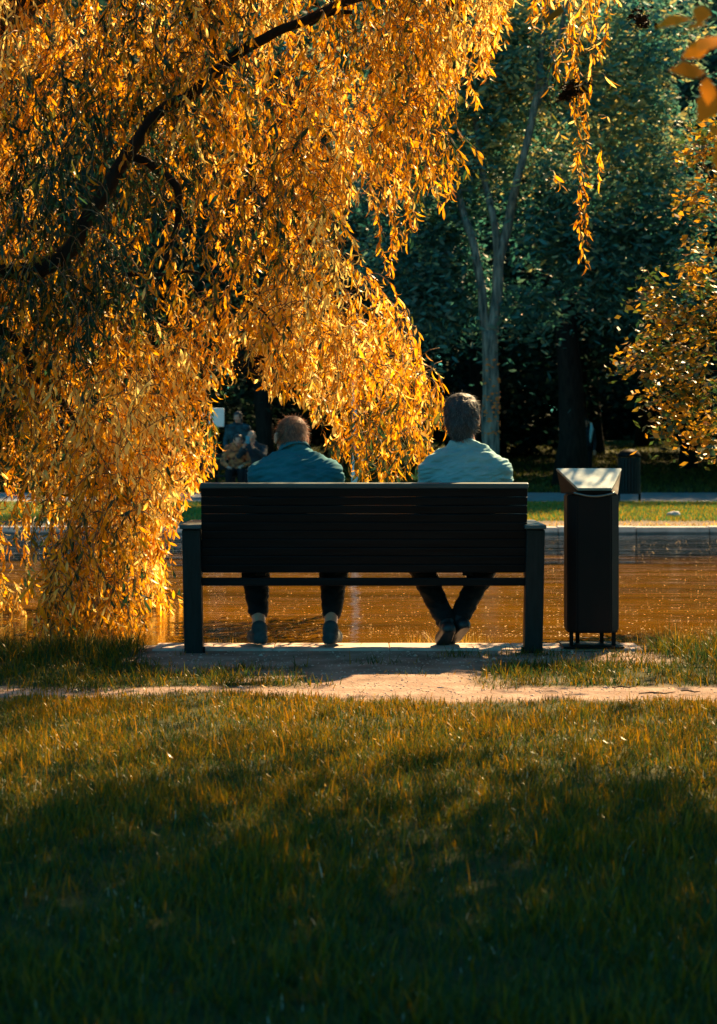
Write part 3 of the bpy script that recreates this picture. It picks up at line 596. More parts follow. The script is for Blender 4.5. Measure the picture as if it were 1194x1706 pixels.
    lb = [(L_(spline([(4.3, 6, 4.2), (3.6, 7.2, 4.8), (2.2, 8.2, 5.1), (.4, 8.6, 5.2)], 5)), list(np.linspace(.06, .012, 16))), (L_(spline([(4.3, 6, 4.2), (4.9, 7.6, 5.0), (5.8, 8.8, 5.4)], 5)), list(np.linspace(.05, .012, 11)))]
    link('limbs', tubes_mesh('limbs', lb, 6), M['bark_dark'], t)
    B = [(tuple(np.array(c) - o), rd) for c, rd in [((3.3, 7.6, 5.1), (3.4, 2.2, .9)), ((1.9, 7.9, 5.2), (2.2, 1.8, .7)), ((5.0, 7.4, 5.2), (2.2, 1.9, .8))]]  # unseen crown spread added to shade the foreground lawn
    crown_leaves('upper_crown', B, 36000, .11, M['maple'], r, 0, .5, 0, t, .5, .7, 3, soft=.5, ymin=7.3 - 5.2)
    # the leaves that hang into the picture
    S = []
    for px, py, Yd, a, l in [(1150, 30, 2.9, 200, .065), (1172, 8, 2.9, 250, .06), (1185, 70, 2.95, 215, .06), (1176, 120, 2.9, 190, .075), (1192, 150, 3, 240, .08), (1178, 128, 2.9, 262, .06), (1186, 205, 3, 265, .05), (1196, 240, 2.9, 270, .06), (1200, 60, 2.9, 230, .08), (1180, 40, 3.0, 200, .05)]:
        q = at(px, py, Yd); S.append((tuple(q - t.location), a, l))
    P = np.array([s[0] for s in S]); a = np.radians([s[1] for s in S]); D = np.stack([np.cos(a), r.normal(0, .3, len(S)), np.sin(a)], 1)
    L = np.array([s[2] for s in S])
    me = leaf_mesh('hanging_leaves', P, D, r.normal(0, .4, (len(S), 3)) + np.array([.2, -1, .5]), L, L * .55, r.uniform(.1, .9, len(S)), r.uniform(.4, 1, len(S)), 4, [0, .75, 1, .5, 0], .35)
    M['cornerleaf'] = mat_leaf('corner_leaf', [(0, (.60, .15, .006)), (1, (.95, .30, .012))], .5, .6, .05)  # brighter than the broad leaf: light on these leaves put into the colour
    link('hanging_leaves', me, M['cornerleaf'], t, True)
near_right()

# ------------------------------------------------------------------ bench
def bench():
    t = tag(empty('park_bench', (0.017, 9.0, 0)), 'wide dark slatted park bench with two men seated, facing the pond', 'bench')
    x0, x1 = -.80, .858; x0 -= .017; x1 -= .017
    lean = Matrix.Rotation(R(7), 3, 'X')          # top of the back leans towards the camera
    piv = Vector((0, 0, .40))
    z = .405; k = 0
    rnd_ = random.Random(3)
    while z < .80:
        bm = bmesh.new(); h = .0433 if k < 6 else .0412
        box_bm(bm, x0, x1, -.012 + rnd_.uniform(-.0015, .0015), .012, z, z + h, .004, lean, piv)
        bm_obj('back_slat', bm, M['bench'], t); z += .0436; k += 1
    bm = bmesh.new(); box_bm(bm, x0 - .004, x1 + .004, -.022, .022, z, z + .026, .006, lean, piv); bm_obj('top_rail', bm, M['rail'], t)
    for sx in (x0 + .30, x1 - .30):
        bm = bmesh.new(); box_bm(bm, sx - .025, sx + .025, .014, .034, .385, .80, .003, lean, piv); bm_obj('back_strap', bm, M['iron'], t)
    for i in range(7):
        bm = bmesh.new(); y = .045 + i * .067; zz = .418 - .008 * math.sin(i / 6 * math.pi)
        box_bm(bm, x0, x1, y, y + .058, zz, zz + .026, .004); bm_obj('seat_slat', bm, M['bench'], t)
    bm = bmesh.new(); box_bm(bm, x0 - .015, x1 + .015, -.03, .012, .338, .378, .004); bm_obj('rear_rail', bm, M['bench'], t)
    for s, xc in ((-1, -.866), (1, .882)):
        # rear post, slightly splayed foot; arm; front post; side rail
        for (ya, yb, top) in ((-.075, .01, .628), (.40, .47, .628)):
            fx_, hw = (xc * 1.027, .028) if ya > .2 else (xc, .047)
            bm = bmesh.new(); vs = box_bm(bm, fx_ - hw, fx_ + hw, ya, yb, -.01, top, .008)
            for v in vs:
                if v.co.z < .15: v.co.x -= s * .012 * (1 - v.co.z / .15)
            bm_obj('leg', bm, M['bench_post'], t)
        bm = bmesh.new(); box_bm(bm, xc - .058, xc + .052, -.10, .51, .63, .652, .007); bm_obj('armrest', bm, M['rail'], t)
        bm = bmesh.new(); box_bm(bm, xc - .02, xc + .02, .012, .398, .36, .41, .004); bm_obj('side_rail', bm, M['bench_post'], t)
        bm = bmesh.new(); box_bm(bm, (xc + .05) if s < 0 else (xc - .07), (xc + .07) if s < 0 else (xc - .05), -.06, -.04, .0, .03, .002); bm_obj('foot_bracket', bm, M['iron'], t)
bench()

# ------------------------------------------------------------------ litter bin
def prism(bm, poly, z0, z1, top_scale=1.0):
    a = [bm.verts.new((x, y, z0)) for x, y in poly]; b = [bm.verts.new((x * top_scale, y * top_scale, z1)) for x, y in poly]; n = len(poly)
    for i in range(n): bm.faces.new((a[i], a[(i + 1) % n], b[(i + 1) % n], b[i]))
    bm.faces.new(a[::-1]); bm.faces.new(b)
def chamf(hx, hy, c): return [(-hx + c, -hy), (hx - c, -hy), (hx, -hy + c), (hx, hy - c), (hx - c, hy), (-hx + c, hy), (-hx, hy - c), (-hx, -hy + c)]
def bin_():
    t = tag(empty('litter_bin', (1.206, 9.13, 0)), 'tall dark litter bin with a sloping metal hood beside the bench', 'litter bin')
    bm = bmesh.new(); prism(bm, chamf(.133, .12, .045), .10, .80)
    bmesh.ops.bevel(bm, geom=[e for e in bm.edges], offset=.006, segments=2, affect='EDGES'); bm_obj('bin_body', bm, M['binbody'], t)
    bm = bmesh.new(); prism(bm, chamf(.128, .108, .045), .092, .102, 1.0); bm_obj('bin_floor', bm, M['iron'], t)
    # hood: a boat-shaped hopper, wide at the back, its metal roof tipped towards the camera
    bm = bmesh.new()
    A, B = bm.verts.new((-.172, .09, .935)), bm.verts.new((.172, .09, .935)); D, C_ = bm.verts.new((-.088, -.135, .835)), bm.verts.new((.088, -.135, .835))
    A2, B2 = bm.verts.new((-.172, .09, .922)), bm.verts.new((.172, .09, .922)); D2, C2 = bm.verts.new((-.088, -.135, .822)), bm.verts.new((.088, -.135, .822))
    for f in ((A, D, C_, B), (A2, B2, C2, D2), (A, A2, D2, D), (D, D2, C2, C_), (C_, C2, B2, B), (B, B2, A2, A)): bm.faces.new(f)
    bmesh.ops.recalc_face_normals(bm, faces=bm.faces); bmesh.ops.bevel(bm, geom=[e for e in bm.edges], offset=.003, segments=2, affect='EDGES')
    bm_obj('hood_plate', bm, M['binlid'], t)
    bm = bmesh.new()
    top = [(-.168, .088, .919), (.168, .088, .919), (.086, -.131, .820), (-.086, -.131, .820)]; bot = [(-.143, .11, .803), (.143, .11, .803), (.12, -.123, .803), (-.12, -.123, .803)]
    a = [bm.verts.new(v) for v in top]; b = [bm.verts.new(v) for v in bot]
    for i in range(4): bm.faces.new((a[i], a[(i + 1) % 4], b[(i + 1) % 4], b[i]))
    bm.faces.new(a[::-1]); bm.faces.new(b); bmesh.ops.recalc_face_normals(bm, faces=bm.faces); bm_obj('hood_side', bm, M['iron'], t)
    # curved rim below the plate; light on it put into pale metal
    pts = [Vector((-.105 + .21 * i / 12, -.126 - .006 * math.sin(math.pi * i / 12), .812 - .018 * math.sin(math.pi * i / 12))) for i in range(13)]
    link('lip', tubes_mesh('lip', [(pts, [.006] * 13)], 6), M['binlid'], t)
    for x, y in ((-.110, -.06), (-.063, .06), (.063, .06), (.108, -.06)):
        bm = bmesh.new(); box_bm(bm, x - .010, x + .010, y - .010, y + .010, .02, .10, .002); bm_obj('leg', bm, M['iron'], t)
    bm = bmesh.new(); box_bm(bm, -.155, .155, -.13, .13, .014, .024, .003); bm_obj('base_plate', bm, M['iron'], t)
bin_()

# ------------------------------------------------------------------ people
def capsule(bm, p0, p1, r0, r1, n=14, flat=None):
    p0, p1 = Vector(p0), Vector(p1); d = p1 - p0; L = d.length; d = d / L if L > 1e-6 else Vector((0, 0, 1))
    q = d.to_track_quat('Z', 'Y').to_matrix(); rings = []
    for k in range(5): a = math.pi / 2 * (k / 4); rings.append((-r0 * math.cos(a), r0 * math.sin(a)))
    for k in range(5): a = math.pi / 2 * (k / 4); rings.append((L + r1 * math.sin(a), r1 * math.cos(a)))
    V = []
    for z, r in rings:
        if r < 1e-5: V.append([bm.verts.new(p0 + q @ Vector((0, 0, z)))])
        else: V.append([bm.verts.new(p0 + q @ Vector((r * math.cos(2 * math.pi * i / n), r * math.sin(2 * math.pi * i / n), z))) for i in range(n)])
    for a, b in zip(V[:-1], V[1:]):
        for i in range(n):
            j = (i + 1) % n
            if len(a) == 1 and len(b) > 1: bm.faces.new((a[0], b[j], b[i]))
            elif len(b) == 1: bm.faces.new((a[i], a[j], b[0]))
            else: bm.faces.new((a[i], a[j], b[j], b[i]))
def ell(bm, c, rad, rot=None):
    r = bmesh.ops.create_icosphere(bm, subdivisions=3, radius=1); c = Vector(c)
    for v in r['verts']:
        v.co = Vector((v.co.x * rad[0], v.co.y * rad[1], v.co.z * rad[2]))
        if rot is not None: v.co = rot @ v.co
        v.co += c
TMP = bpy.data.scenes.new('workbench')          # throw-away scene: modifiers are evaluated there, away from the heavy meshes
def tmp_dg():
    with bpy.context.temp_override(scene=TMP, view_layer=TMP.view_layers[0]):
        return bpy.context.evaluated_depsgraph_get()
def fuse(bm, voxel, smooth=4, name='body'):
    me = bpy.data.meshes.new(name); bmesh.ops.recalc_face_normals(bm, faces=bm.faces); bm.to_mesh(me); bm.free()
    o = bpy.data.objects.new("tmp", me); TMP.collection.objects.link(o)
    md = o.modifiers.new('r', 'REMESH'); md.mode = 'VOXEL'; md.voxel_size = voxel; md.use_smooth_shade = True
    s = o.modifiers.new('s', 'SMOOTH'); s.iterations = smooth; s.factor = .5
    out = bpy.data.meshes.new_from_object(o.evaluated_get(tmp_dg())); out.name = name
    bpy.data.objects.remove(o); bpy.data.meshes.remove(me); return out
def displace(me, fn):
    n = len(me.vertices); co = np.empty(n * 3); me.vertices.foreach_get('co', co); co = co.reshape(-1, 3)
    no_ = np.empty(n * 3); me.vertex_normals.foreach_get('vector', no_); no_ = no_.reshape(-1, 3)
    d = np.array([fn(Vector(c)) for c in co]); me.vertices.foreach_set('co', (co + no_ * d[:, None]).astype(np.float32).ravel()); me.update()
def lerp(a, b, t): return Vector(a) * (1 - t) + Vector(b) * t
def torso(bm, J, g=0.0, belly=1.0, upto=1.0):
    pel, ch, nk = Vector(J['pelvis']), Vector(J['chest']), Vector(J['neck'])
    sl, sr_ = Vector(J['shL']), Vector(J['shR'])
    ax = (ch - pel).normalized(); q = (ax.to_track_quat('Z', 'Y')).to_matrix()
    side = (sr_ - sl).normalized(); fy = ax.cross(side).normalized() * -1
    rot = Matrix((side, -ax.cross(side) * -1, ax)).transposed()
    ell(bm, pel + Vector((0, 0, .02)), (.165 * belly + g, .13 * belly + g, .13 + g))
    ell(bm, lerp(pel, ch, .45), (.155 * belly + g, .125 * belly + g, .17 + g), rot)
    ell(bm, lerp(pel, ch, .9), (.17 + g, .115 + g, .19 + g), rot)
    w2 = (sr_ - sl).length / 2
    ell(bm, (sl + sr_) / 2 * .75 + nk * .25 + Vector((0, 0, -.03)), (w2 * .8 + g, .095 + g, .115 + g), rot)
    ell(bm, (sl + sr_) / 2 * .6 + ch * .4, (w2 * .86 + g, .10 + g, .085 + g), rot)
    for s in (sl, sr_):
        ell(bm, s, (.066 + g, .066 + g, .066 + g)); capsule(bm, lerp(s, nk, .1), lerp(s, nk, .86),   .058 + g, .056 + g)
        capsule(bm, lerp(s, ch, .3), lerp(s, pel, .35), .075 + g, .07 + g)
def head_build(bm, J, S=1.0):
    hc = Vector(J['head']); fwd = Vector(J['face']).normalized(); up = Vector(J.get('up', (0, 0, 1))); sd_ = fwd.cross(up).normalized(); up = sd_.cross(fwd).normalized()
    rot = Matrix((sd_, fwd, up)).transposed()
    P = lambda x, y, z: hc + rot @ Vector((x * S, y * S, z * S))
    ell(bm, P(0, -.012, .028), (.076 * S, .094 * S, .086 * S), rot); ell(bm, P(0, .012, -.025), (.062 * S, .075 * S, .085 * S), rot); ell(bm, P(0, .045, -.072), (.038 * S, .038 * S, .030 * S), rot)
    capsule(bm, P(0, .086, .012), P(0, .106, -.022), .009 * S, .014 * S); ell(bm, P(0, .082, .030), (.05 * S, .014 * S, .010 * S), rot); ell(bm, P(0, .088, -.052), (.024 * S, .010 * S, .009 * S), rot)
    for s in (-1, 1):
        ell(bm, P(s * .086, -.006, -.004), (.010 * S, .020 * S, .034 * S), rot); ell(bm, P(s * .036, .066, -.022), (.024 * S, .02 * S, .026 * S), rot)
    capsule(bm, P(0, -.02, -.05), Vector(J['neck']) + Vector((0, 0, .0)), .056 * S, .062 * S)
    return P, rot
def hand(bm, wr, el_, tip_dir, S=1.0, curlv=(0, 0, -1), mirror=1):
    wr = Vector(wr); d = Vector(tip_dir).normalized(); c = Vector(curlv).normalized(); s = d.cross(c).normalized() * mirror
    palm = wr + d * .045 * S
    capsule(bm, wr + d * .01 * S, wr + d * .07 * S, .021 * S, .023 * S); capsule(bm, wr + d * .02 * S + s * .018 * S, wr + d * .075 * S + s * .026 * S, .015 * S, .014 * S); capsule(bm, wr + d * .02 * S - s * .018 * S, wr + d * .075 * S - s * .026 * S, .015 * S, .014 * S)
    for k, (o_, l) in enumerate(((-.033, .062), (-.011, .074), (.011, .079), (.033, .070))):
        a = wr + d * .085 * S + s * o_ * S; b = a + (d + s * o_ * 4).normalized() * l * .5 * S + c * .008 * S; e = b + (d * .75 + c * .6).normalized() * l * .5 * S
        capsule(bm, a, b, .0088 * S, .008 * S, 8); capsule(bm, b, e, .008 * S, .0068 * S, 8)
    a = wr + d * .03 * S + s * .026 * S; b = a + (d * .6 + s * .8).normalized() * .04 * S; capsule(bm, a, b, .012 * S, .0095 * S, 8); capsule(bm, b, b + (d * .9 + s * .25 + c * .2).normalized() * .03 * S, .0095 * S, .008 * S, 8)
def folds(p, k=1.0):
    a = mnoise.noise(Vector((p.x * 7, p.y * 7, p.z * 24 + p.x * 6))); b = mnoise.noise(Vector((p.x * 11 + 5, p.y * 12, p.z * 46 - p.x * 16)))
    return k * ((1 - abs(a) * 3.2) * .55 + (1 - abs(b) * 3.0) * .35)
def person(label, J, mats, voxel=.0055, sleeve=1.0, hem=1.0, belly=1.0, hair='short', wrinkle=0.010, hair_n=3500, coat=0.0, group=None):
    pel = Vector(J['pelvis'])
    root = tag(empty('person', (pel.x, pel.y, 0)), label, 'person', group); OFF = root.location.copy()
    J = {k: (tuple(Vector(v) - OFF) if k not in ('face', 'up', 'handL', 'handR', 'toeL', 'toeR') else v) for k, v in J.items()}
    # skin
    bm = bmesh.new(); torso(bm, J, -.006, belly); P, rot = head_build(bm, J)
    for s in 'LR':
        capsule(bm, J['sh' + s], J['el' + s], .047, .038); capsule(bm, J['el' + s], J['wr' + s], .038, .026); hand(bm, J['wr' + s], J['el' + s], J['hand' + s], mirror=1 if s == 'L' else -1)
        capsule(bm, J['hip' + s], J['kn' + s], .078, .054); capsule(bm, J['kn' + s], lerp(J['kn' + s], J['an' + s], .35), .052, .052); capsule(bm, lerp(J['kn' + s], J['an' + s], .35), J['an' + s], .052, .033)
        an = Vector(J['an' + s]); toe = Vector(J['toe' + s]); tn = toe.normalized(); dp = Vector((0, 0, -1)); dp = (dp - tn * dp.dot(tn)).normalized(); capsule(bm, an, an + dp * .04 + toe * .3, .032, .03); capsule(bm, an + dp * .04 + toe * .3, an + dp * .055 + toe * .8, .03, .022)
    me = fuse(bm, voxel, 3, 'body'); body = link('body', me, [mats['skin'], M['eye'], M['lip']], root)
    ey = [P(-.030, .088, .008), P(.030, .088, .008)]; mo = P(0, .098, -.052)
    for pl in me.polygons:
        c = pl.center
        if min((c - e).length for e in ey) < .0105: pl.material_index = 1
        elif (c - mo).length < .022 and abs((rot.transposed() @ (c - mo)).z) < .007: pl.material_index = 2
    # top
    bm = bmesh.new(); torso(bm, J, .008 + coat, belly)
    for s in 'LR':
        e, w_ = Vector(J['el' + s]), Vector(J['wr' + s])
        if sleeve >= 1: capsule(bm, J['sh' + s], e, .062 + coat, .052 + coat); capsule(bm, e, lerp(e, w_, sleeve - 1 if sleeve > 1 else .05), .052 + coat, .042 + coat)
        else: capsule(bm, J['sh' + s], lerp(J['sh' + s], e, sleeve), .062, .058)
    nk = Vector(J['neck'])
    capsule(bm, nk - Vector((0, 0, .03)), nk + Vector((0, 0, .008 if 'collar' not in mats else .030)), .068, .066)
    me = fuse(bm, voxel, 38 if voxel < .01 else 14, 'shirt')
    displace(me, lambda p: folds(p, wrinkle) - (.006 * math.exp(-((p.z - nk.z + .055 + .14 * abs(p.x - nk.x)) / .006) ** 2) if 'collar' in mats and p.y < nk.y else 0))
    shirt = link('shirt', me, mats['top'], root, True)
    if 'collar' in mats:
        bm = bmesh.new(); n = 24; up = (Vector(J['head']) - nk).normalized(); q = up.to_track_quat('Z', 'Y').to_matrix()
        rows = [[bm.verts.new(nk + q @ Vector((rr_ * math.cos(2 * math.pi * i / n), rr_ * math.sin(2 * math.pi * i / n), zz))) for i in range(n)] for rr_, zz in ((.073, .010), (.071, .034), (.071, .048), (.078, .044), (.088, .010))]
        for a, b in zip(rows[:-1], rows[1:]):
            for i in range(n): bm.faces.new((a[i], a[(i + 1) % n], b[(i + 1) % n], b[i]))
        co = bm_obj('collar', bm, mats['collar'], shirt, True); md = co.modifiers.new('s', 'SOLIDIFY'); md.thickness = .003
    # trousers
    bm = bmesh.new(); pv = Vector(J['pelvis']); ell(bm, pv, (.175 * belly, .142 * belly, .125))
    for s in 'LR':
        h, k_, a_ = Vector(J['hip' + s]), Vector(J['kn' + s]), Vector(J['an' + s]); m_ = lerp(k_, a_, hem); wide = .010 if hem < .9 else 0
        capsule(bm, h, k_, .092, .068 + wide); capsule(bm, k_, lerp(k_, m_, .5), .067 + wide, .066 + wide); capsule(bm, lerp(k_, m_, .4), m_, .064 + wide, .052)
    me = fuse(bm, voxel, 4, 'trousers')
    displace(me, lambda p: folds(p, .006))
    link('trousers', me, mats['legs'], root, True)
    # shoes
    for s in 'LR':
        an = Vector(J['an' + s]); toe = Vector(J['toe' + s]); tn = toe.normalized(); L = toe.length; dn = Vector((0, 0, -1)); bm = bmesh.new(); drop = dn - tn * dn.dot(tn); drop.normalize()
        heel = an - tn * .035 + drop * .052; capsule(bm, heel + tn * .01, heel + tn * .07, .040, .041); capsule(bm, heel + tn * .05, heel + tn * (L * .8), .041, .046); capsule(bm, heel + tn * (L * .7), heel + tn * (L + .01), .042, .030)
        capsule(bm, an - drop * .0, heel + tn * .03, .043, .04)
        me = fuse(bm, voxel, 3, 'shoe')
        for v in me.vertices:          # flatten the sole
            dd_ = (v.co - heel).dot(drop)
            if dd_ > .026: v.co -= drop * (dd_ - .026)
        link('shoe', me, mats['shoe'], root, True)
    # hair
    if hair:
        bm = bmesh.new()
        if hair == 'short':
            ell(bm, P(0, -.020, .034), (.081, .096, .086), rot); ell(bm, P(0, -.045, -.015), (.071, .066, .060), rot)
        elif hair == 'thick':
            ell(bm, P(0, -.022, .045), (.092, .108, .098), rot); ell(bm, P(0, -.048, -.020), (.084, .076, .075), rot); ell(bm, P(.0, -.055, -.075), (.052, .04, .045), rot)
        elif hair == 'thin':
            ell(bm, P(0, -.030, .004), (.0805, .090, .062), rot)
        elif hair == 'long':
            ell(bm, P(0, -.022, .036), (.090, .102, .096), rot); ell(bm, P(0, -.05, -.05), (.08, .06, .09), rot)
        me = fuse(bm, min(voxel, .006), 2, 'hair')
        if hair_n: displace(me, lambda p: (.007 if hair == 'thick' else .002) * mnoise.noise(p * 26) + (.004 if hair == 'thick' else .001) * mnoise.noise(p * 60))
        fwd = rot @ Vector((0, 1, 0)); upv = rot @ Vector((0, 0, 1)); hc = Vector(J['head'])
        bm = bmesh.new(); bm.from_mesh(me)
        if hair == 'thin':      # crown of the head left bare
            dl = [v for v in bm.verts if (v.co - hc).dot(fwd) > .03]
        else: dl = [v for v in bm.verts if (v.co - hc).dot(fwd) > .055 - .2 * max(0, .0 - (v.co - hc).dot(upv))  and (v.co - hc).dot(upv) < .062]
        bmesh.ops.delete(bm, geom=dl, context='VERTS')
        bm.to_mesh(me); bm.free(); me.update()
        ho = link('hair', me, mats['hair'], root, True)
        if hair_n:
            r = np.random.default_rng(int(abs(hc.x) * 1000) + 1); nv = len(me.vertices)
            co = np.empty(nv * 3); me.vertices.foreach_get('co', co); no_ = np.empty(nv * 3); me.vertex_normals.foreach_get('vector', no_); no_ = no_.reshape(-1, 3); co = co.reshape(-1, 3)
            ii = r.integers(0, nv, hair_n); nn_ = no_[ii]; u_ = np.array(upv)
            D = nn_ * r.uniform(.1, .5, (hair_n, 1)) - u_ * r.uniform(.3, 1, (hair_n, 1)) + r.normal(0, .26, (hair_n, 3)); Ls = r.uniform(.015, .038, hair_n)
            hm = leaf_mesh('hair_strands', co[ii] - nn_ * .001, D, nn_, Ls, np.full(hair_n, .0016), r.uniform(-.8, .4, hair_n), r.random(hair_n), 2, [1, .7, 0])
            link('hair_strands', hm, mats['hairs'], ho)
    return root, P

M['teal_shirt'] = mat_noise('teal_cotton', (.012, .11, .15), (.026, .17, .215), 8, .85, .35, .15, bscale=120, bdist=.001)
M['pale_tee'] = mat_noise('pale_jersey', (.16, .32, .35), (.27, .44, .46), 5, .9, .9, .1, stretch=(1, 1, 5), bscale=11, bdist=.012)
M['dark_cloth'] = mat_noise('dark_trousers', (.004, .006, .008), (.010, .014, .017), 14, .85, .3, .15, bscale=60, bdist=.002)
M['grey_shoe'] = mat_noise('grey_suede', (.022, .032, .036), (.055, .066, .068), 25, .85, .3, .2, bscale=70, bdist=.002)
M['black_shoe'] = mat_noise('black_leather', (.006, .008, .01), (.018, .02, .022), 20, .45, .1, .5)
M['hair_grey'] = mat_noise('grey_hair', (.014, .018, .022), (.06, .065, .07), 60, .6, .6, .3, stretch=(1, 1, .35), bdist=.004)
M['hair_red'] = mat_noise('thin_hair', (.09, .040, .028), (.30, .14, .09), 35, .6, .5, .3, stretch=(1, 1, .35), bdist=.004)
M['hair_dark'] = mat_noise('dark_hair', (.015, .012, .012), (.04, .03, .028), 60, .5, .5, .4, bdist=.004)
M['hairs_grey'] = mat_leaf('grey_strands', [(0, (.010, .013, .016)), (.7, (.04, .045, .05)), (1, (.18, .18, .18))], .2, .5, .4)
M['hairs_red'] = mat_leaf('reddish_strands', [(0, (.07, .032, .020)), (1, (.48, .23, .13))], .3, .5, .4)

SK = dict(skin=M['skin'])
# man on the left: hunched, head bowed and turned a little to the left
yb = 9.12
person('man in a dark teal collared shirt hunched on the left half of the bench',
    dict(pelvis=(-.33, 9.20, .53), chest=(-.328, 9.25, .83), neck=(-.335, 9.30, 1.005), head=(-.358, 9.355, 1.088), face=(-.35, 1, -.32), up=(0, .25, 1),
         shL=(-.510, 9.26, .905), shR=(-.148, 9.26, .905), elL=(-.575, 9.34, .64), elR=(-.075, 9.34, .64), wrL=(-.50, 9.56, .60), wrR=(-.17, 9.56, .60), handL=(.35, 1, -.1), handR=(-.35, 1, -.1),
         hipL=(-.42, 9.25, .52), hipR=(-.24, 9.25, .52), knL=(-.565, 9.53, .50), knR=(-.125, 9.53, .50), anL=(-.515, 9.14, .105), anR=(-.145, 9.14, .105), toeL=(-.045, .165, -.005), toeR=(.03, .17, -.005)),
    dict(SK, top=M['teal_shirt'], collar=M['teal_shirt'], legs=M['dark_cloth'], shoe=M['grey_shoe'], hair=M['hair_red'], hairs=M['hairs_red']), sleeve=1.9, hem=.80, belly=1.12, hair='short', hair_n=6500)
# man on the right: upright, ankles crossed below the seat
person('grey-haired man in a pale blue-grey tee sitting upright on the right',
    dict(pelvis=(.545, 9.18, .53), chest=(.55, 9.17, .85), neck=(.555, 9.20, 1.050), head=(.543, 9.225, 1.188), face=(.12, 1, -.05), up=(0, 0.02, 1),
         shL=(.385, 9.18, .925), shR=(.728, 9.18, .930), elL=(.330, 9.22, .68), elR=(.79, 9.24, .67), wrL=(.40, 9.46, .61), wrR=(.72, 9.47, .61), handL=(.4, 1, -.1), handR=(-.4, 1, -.1),
         hipL=(.455, 9.24, .52), hipR=(.635, 9.24, .52), knL=(.285, 9.53, .50), knR=(.735, 9.53, .50), anL=(.455, 9.15, .135), anR=(.525, 9.19, .150), toeL=(-.03, .14, -.085), toeR=(-.06, .14, -.09)),
    dict(SK, top=M['pale_tee'], legs=M['dark_cloth'], shoe=M['black_shoe'], hair=M['hair_grey'], hairs=M['hairs_grey']), sleeve=.85, hem=.96, hair='thick', hair_n=7000, wrinkle=.012)

# ------------------------------------------------------------------ across the pond
def far_bench(x, y):
    t = tag(empty('slatted_bench', (x, y, 0)), 'low dark bench on the far path carrying the couple', 'bench')
    for i in range(4):
        bm = bmesh.new(); box_bm(bm, -1.0, 1.0, -.22 + i * .11, -.13 + i * .11, .43, .46, .006); bm_obj('seat_slat', bm, M['bench_post'], t)
    for i in range(3):
        bm = bmesh.new(); box_bm(bm, -1.0, 1.0, .25, .28, .56 + i * .11, .65 + i * .11, .006); bm_obj('back_slat', bm, M['bench_post'], t)
    for sx in (-.85, .85):
        for yy, top in ((-.2, .43), (.285, .9)):
            bm = bmesh.new(); box_bm(bm, sx - .03, sx + .03, yy, yy + .05, 0, top, .005); bm_obj('leg', bm, M['iron'], t)
fx, fy = at(385, 832, 34.0).x, 34.0
far_bench(fx - .25, fy)
M['floral'] = mat_noise('floral_blouse', (.05, .02, .02), (.62, .22, .08), 16, .8, 0, .2, detail=2)
M['navy'] = mat_noise('navy_jacket', (.012, .02, .028), (.03, .045, .055), 10, .85, .1, .2)
M['blue_dark'] = mat_noise('dark_blue_cloth', (.008, .012, .015), (.02, .09, .12), 9, .85, .1, .2)
M['blue_cloth'] = mat_noise('blue_cloth', (.05, .20, .26), (.1, .3, .38), 10, .85, .1, .2)
M['pale_blue'] = mat_noise('pale_blue_tone', (.35, .62, .7), (.5, .75, .8), 10, .85, .1, .2)
hx = at(389, 740, fy).x
def far_sit(x, label, mats, hair, **kw):
    J = dict(pelvis=(x, fy + .02, .55), chest=(x, fy + .05, .86), neck=(x, fy + .03, 1.06), head=(x, fy + .01, 1.16), face=(.1, -1, -.05),
         shL=(x + .18, fy + .03, .97), shR=(x - .18, fy + .03, .97), elL=(x + .25, fy - .05, .70), elR=(x - .25, fy - .05, .70), wrL=(x + .12, fy - .25, .64), wrR=(x - .12, fy - .25, .64), handL=(-.3, -1, -.1), handR=(.3, -1, -.1),
         hipL=(x + .09, fy - .04, .52), hipR=(x - .09, fy - .04, .52), knL=(x + .12, fy - .46, .52), knR=(x - .12, fy - .46, .52), anL=(x + .12, fy - .50, .10), anR=(x - .12, fy - .50, .10), toeL=(.02, -.17, 0), toeR=(-.02, -.17, 0))
    J.update(kw)
    return person(label, J, mats, voxel=.012, sleeve=1.8, hair=hair, hair_n=0)
xw, xm = at(394, 740, fy).x, at(412, 740, fy).x + .06
far_sit(xw, 'woman in an orange patterned blouse seated beside the man with the phone', dict(SK, top=M['floral'], legs=M['dark_cloth'], shoe=M['black_shoe'], hair=M['hair_dark']), 'long', head=(xw + .03, fy - .02, 1.13), elR=(xw - .27, fy - .08, .72), wrR=(xw - .14, fy - .22, .62))
far_sit(xm + .08, 'bald man in a dark jacket holding up a phone on the far bench', dict(SK, top=M['navy'], legs=M['dark_cloth'], shoe=M['black_shoe'], hair=M['hair_grey']), None, head=(xm + .02, fy + .01, 1.21),
        elR=(xm - .22, fy - .18, .82), wrR=(xm - .10, fy - .30, 1.02), handR=(.3, -.1, 1), elL=(xm + .27, fy - .16, .82), wrL=(xm + .06, fy - .30, 1.00), handL=(-.3, -.1, 1))
bm = bmesh.new(); box_bm(bm, xm - .075, xm + .005, fy - .345, fy - .335, 1.07, 1.22, .003)
ph = bm_obj('phone', bm, M['blue_cloth']); tag(ph, 'small phone held up by the bald man across the pond', 'phone')
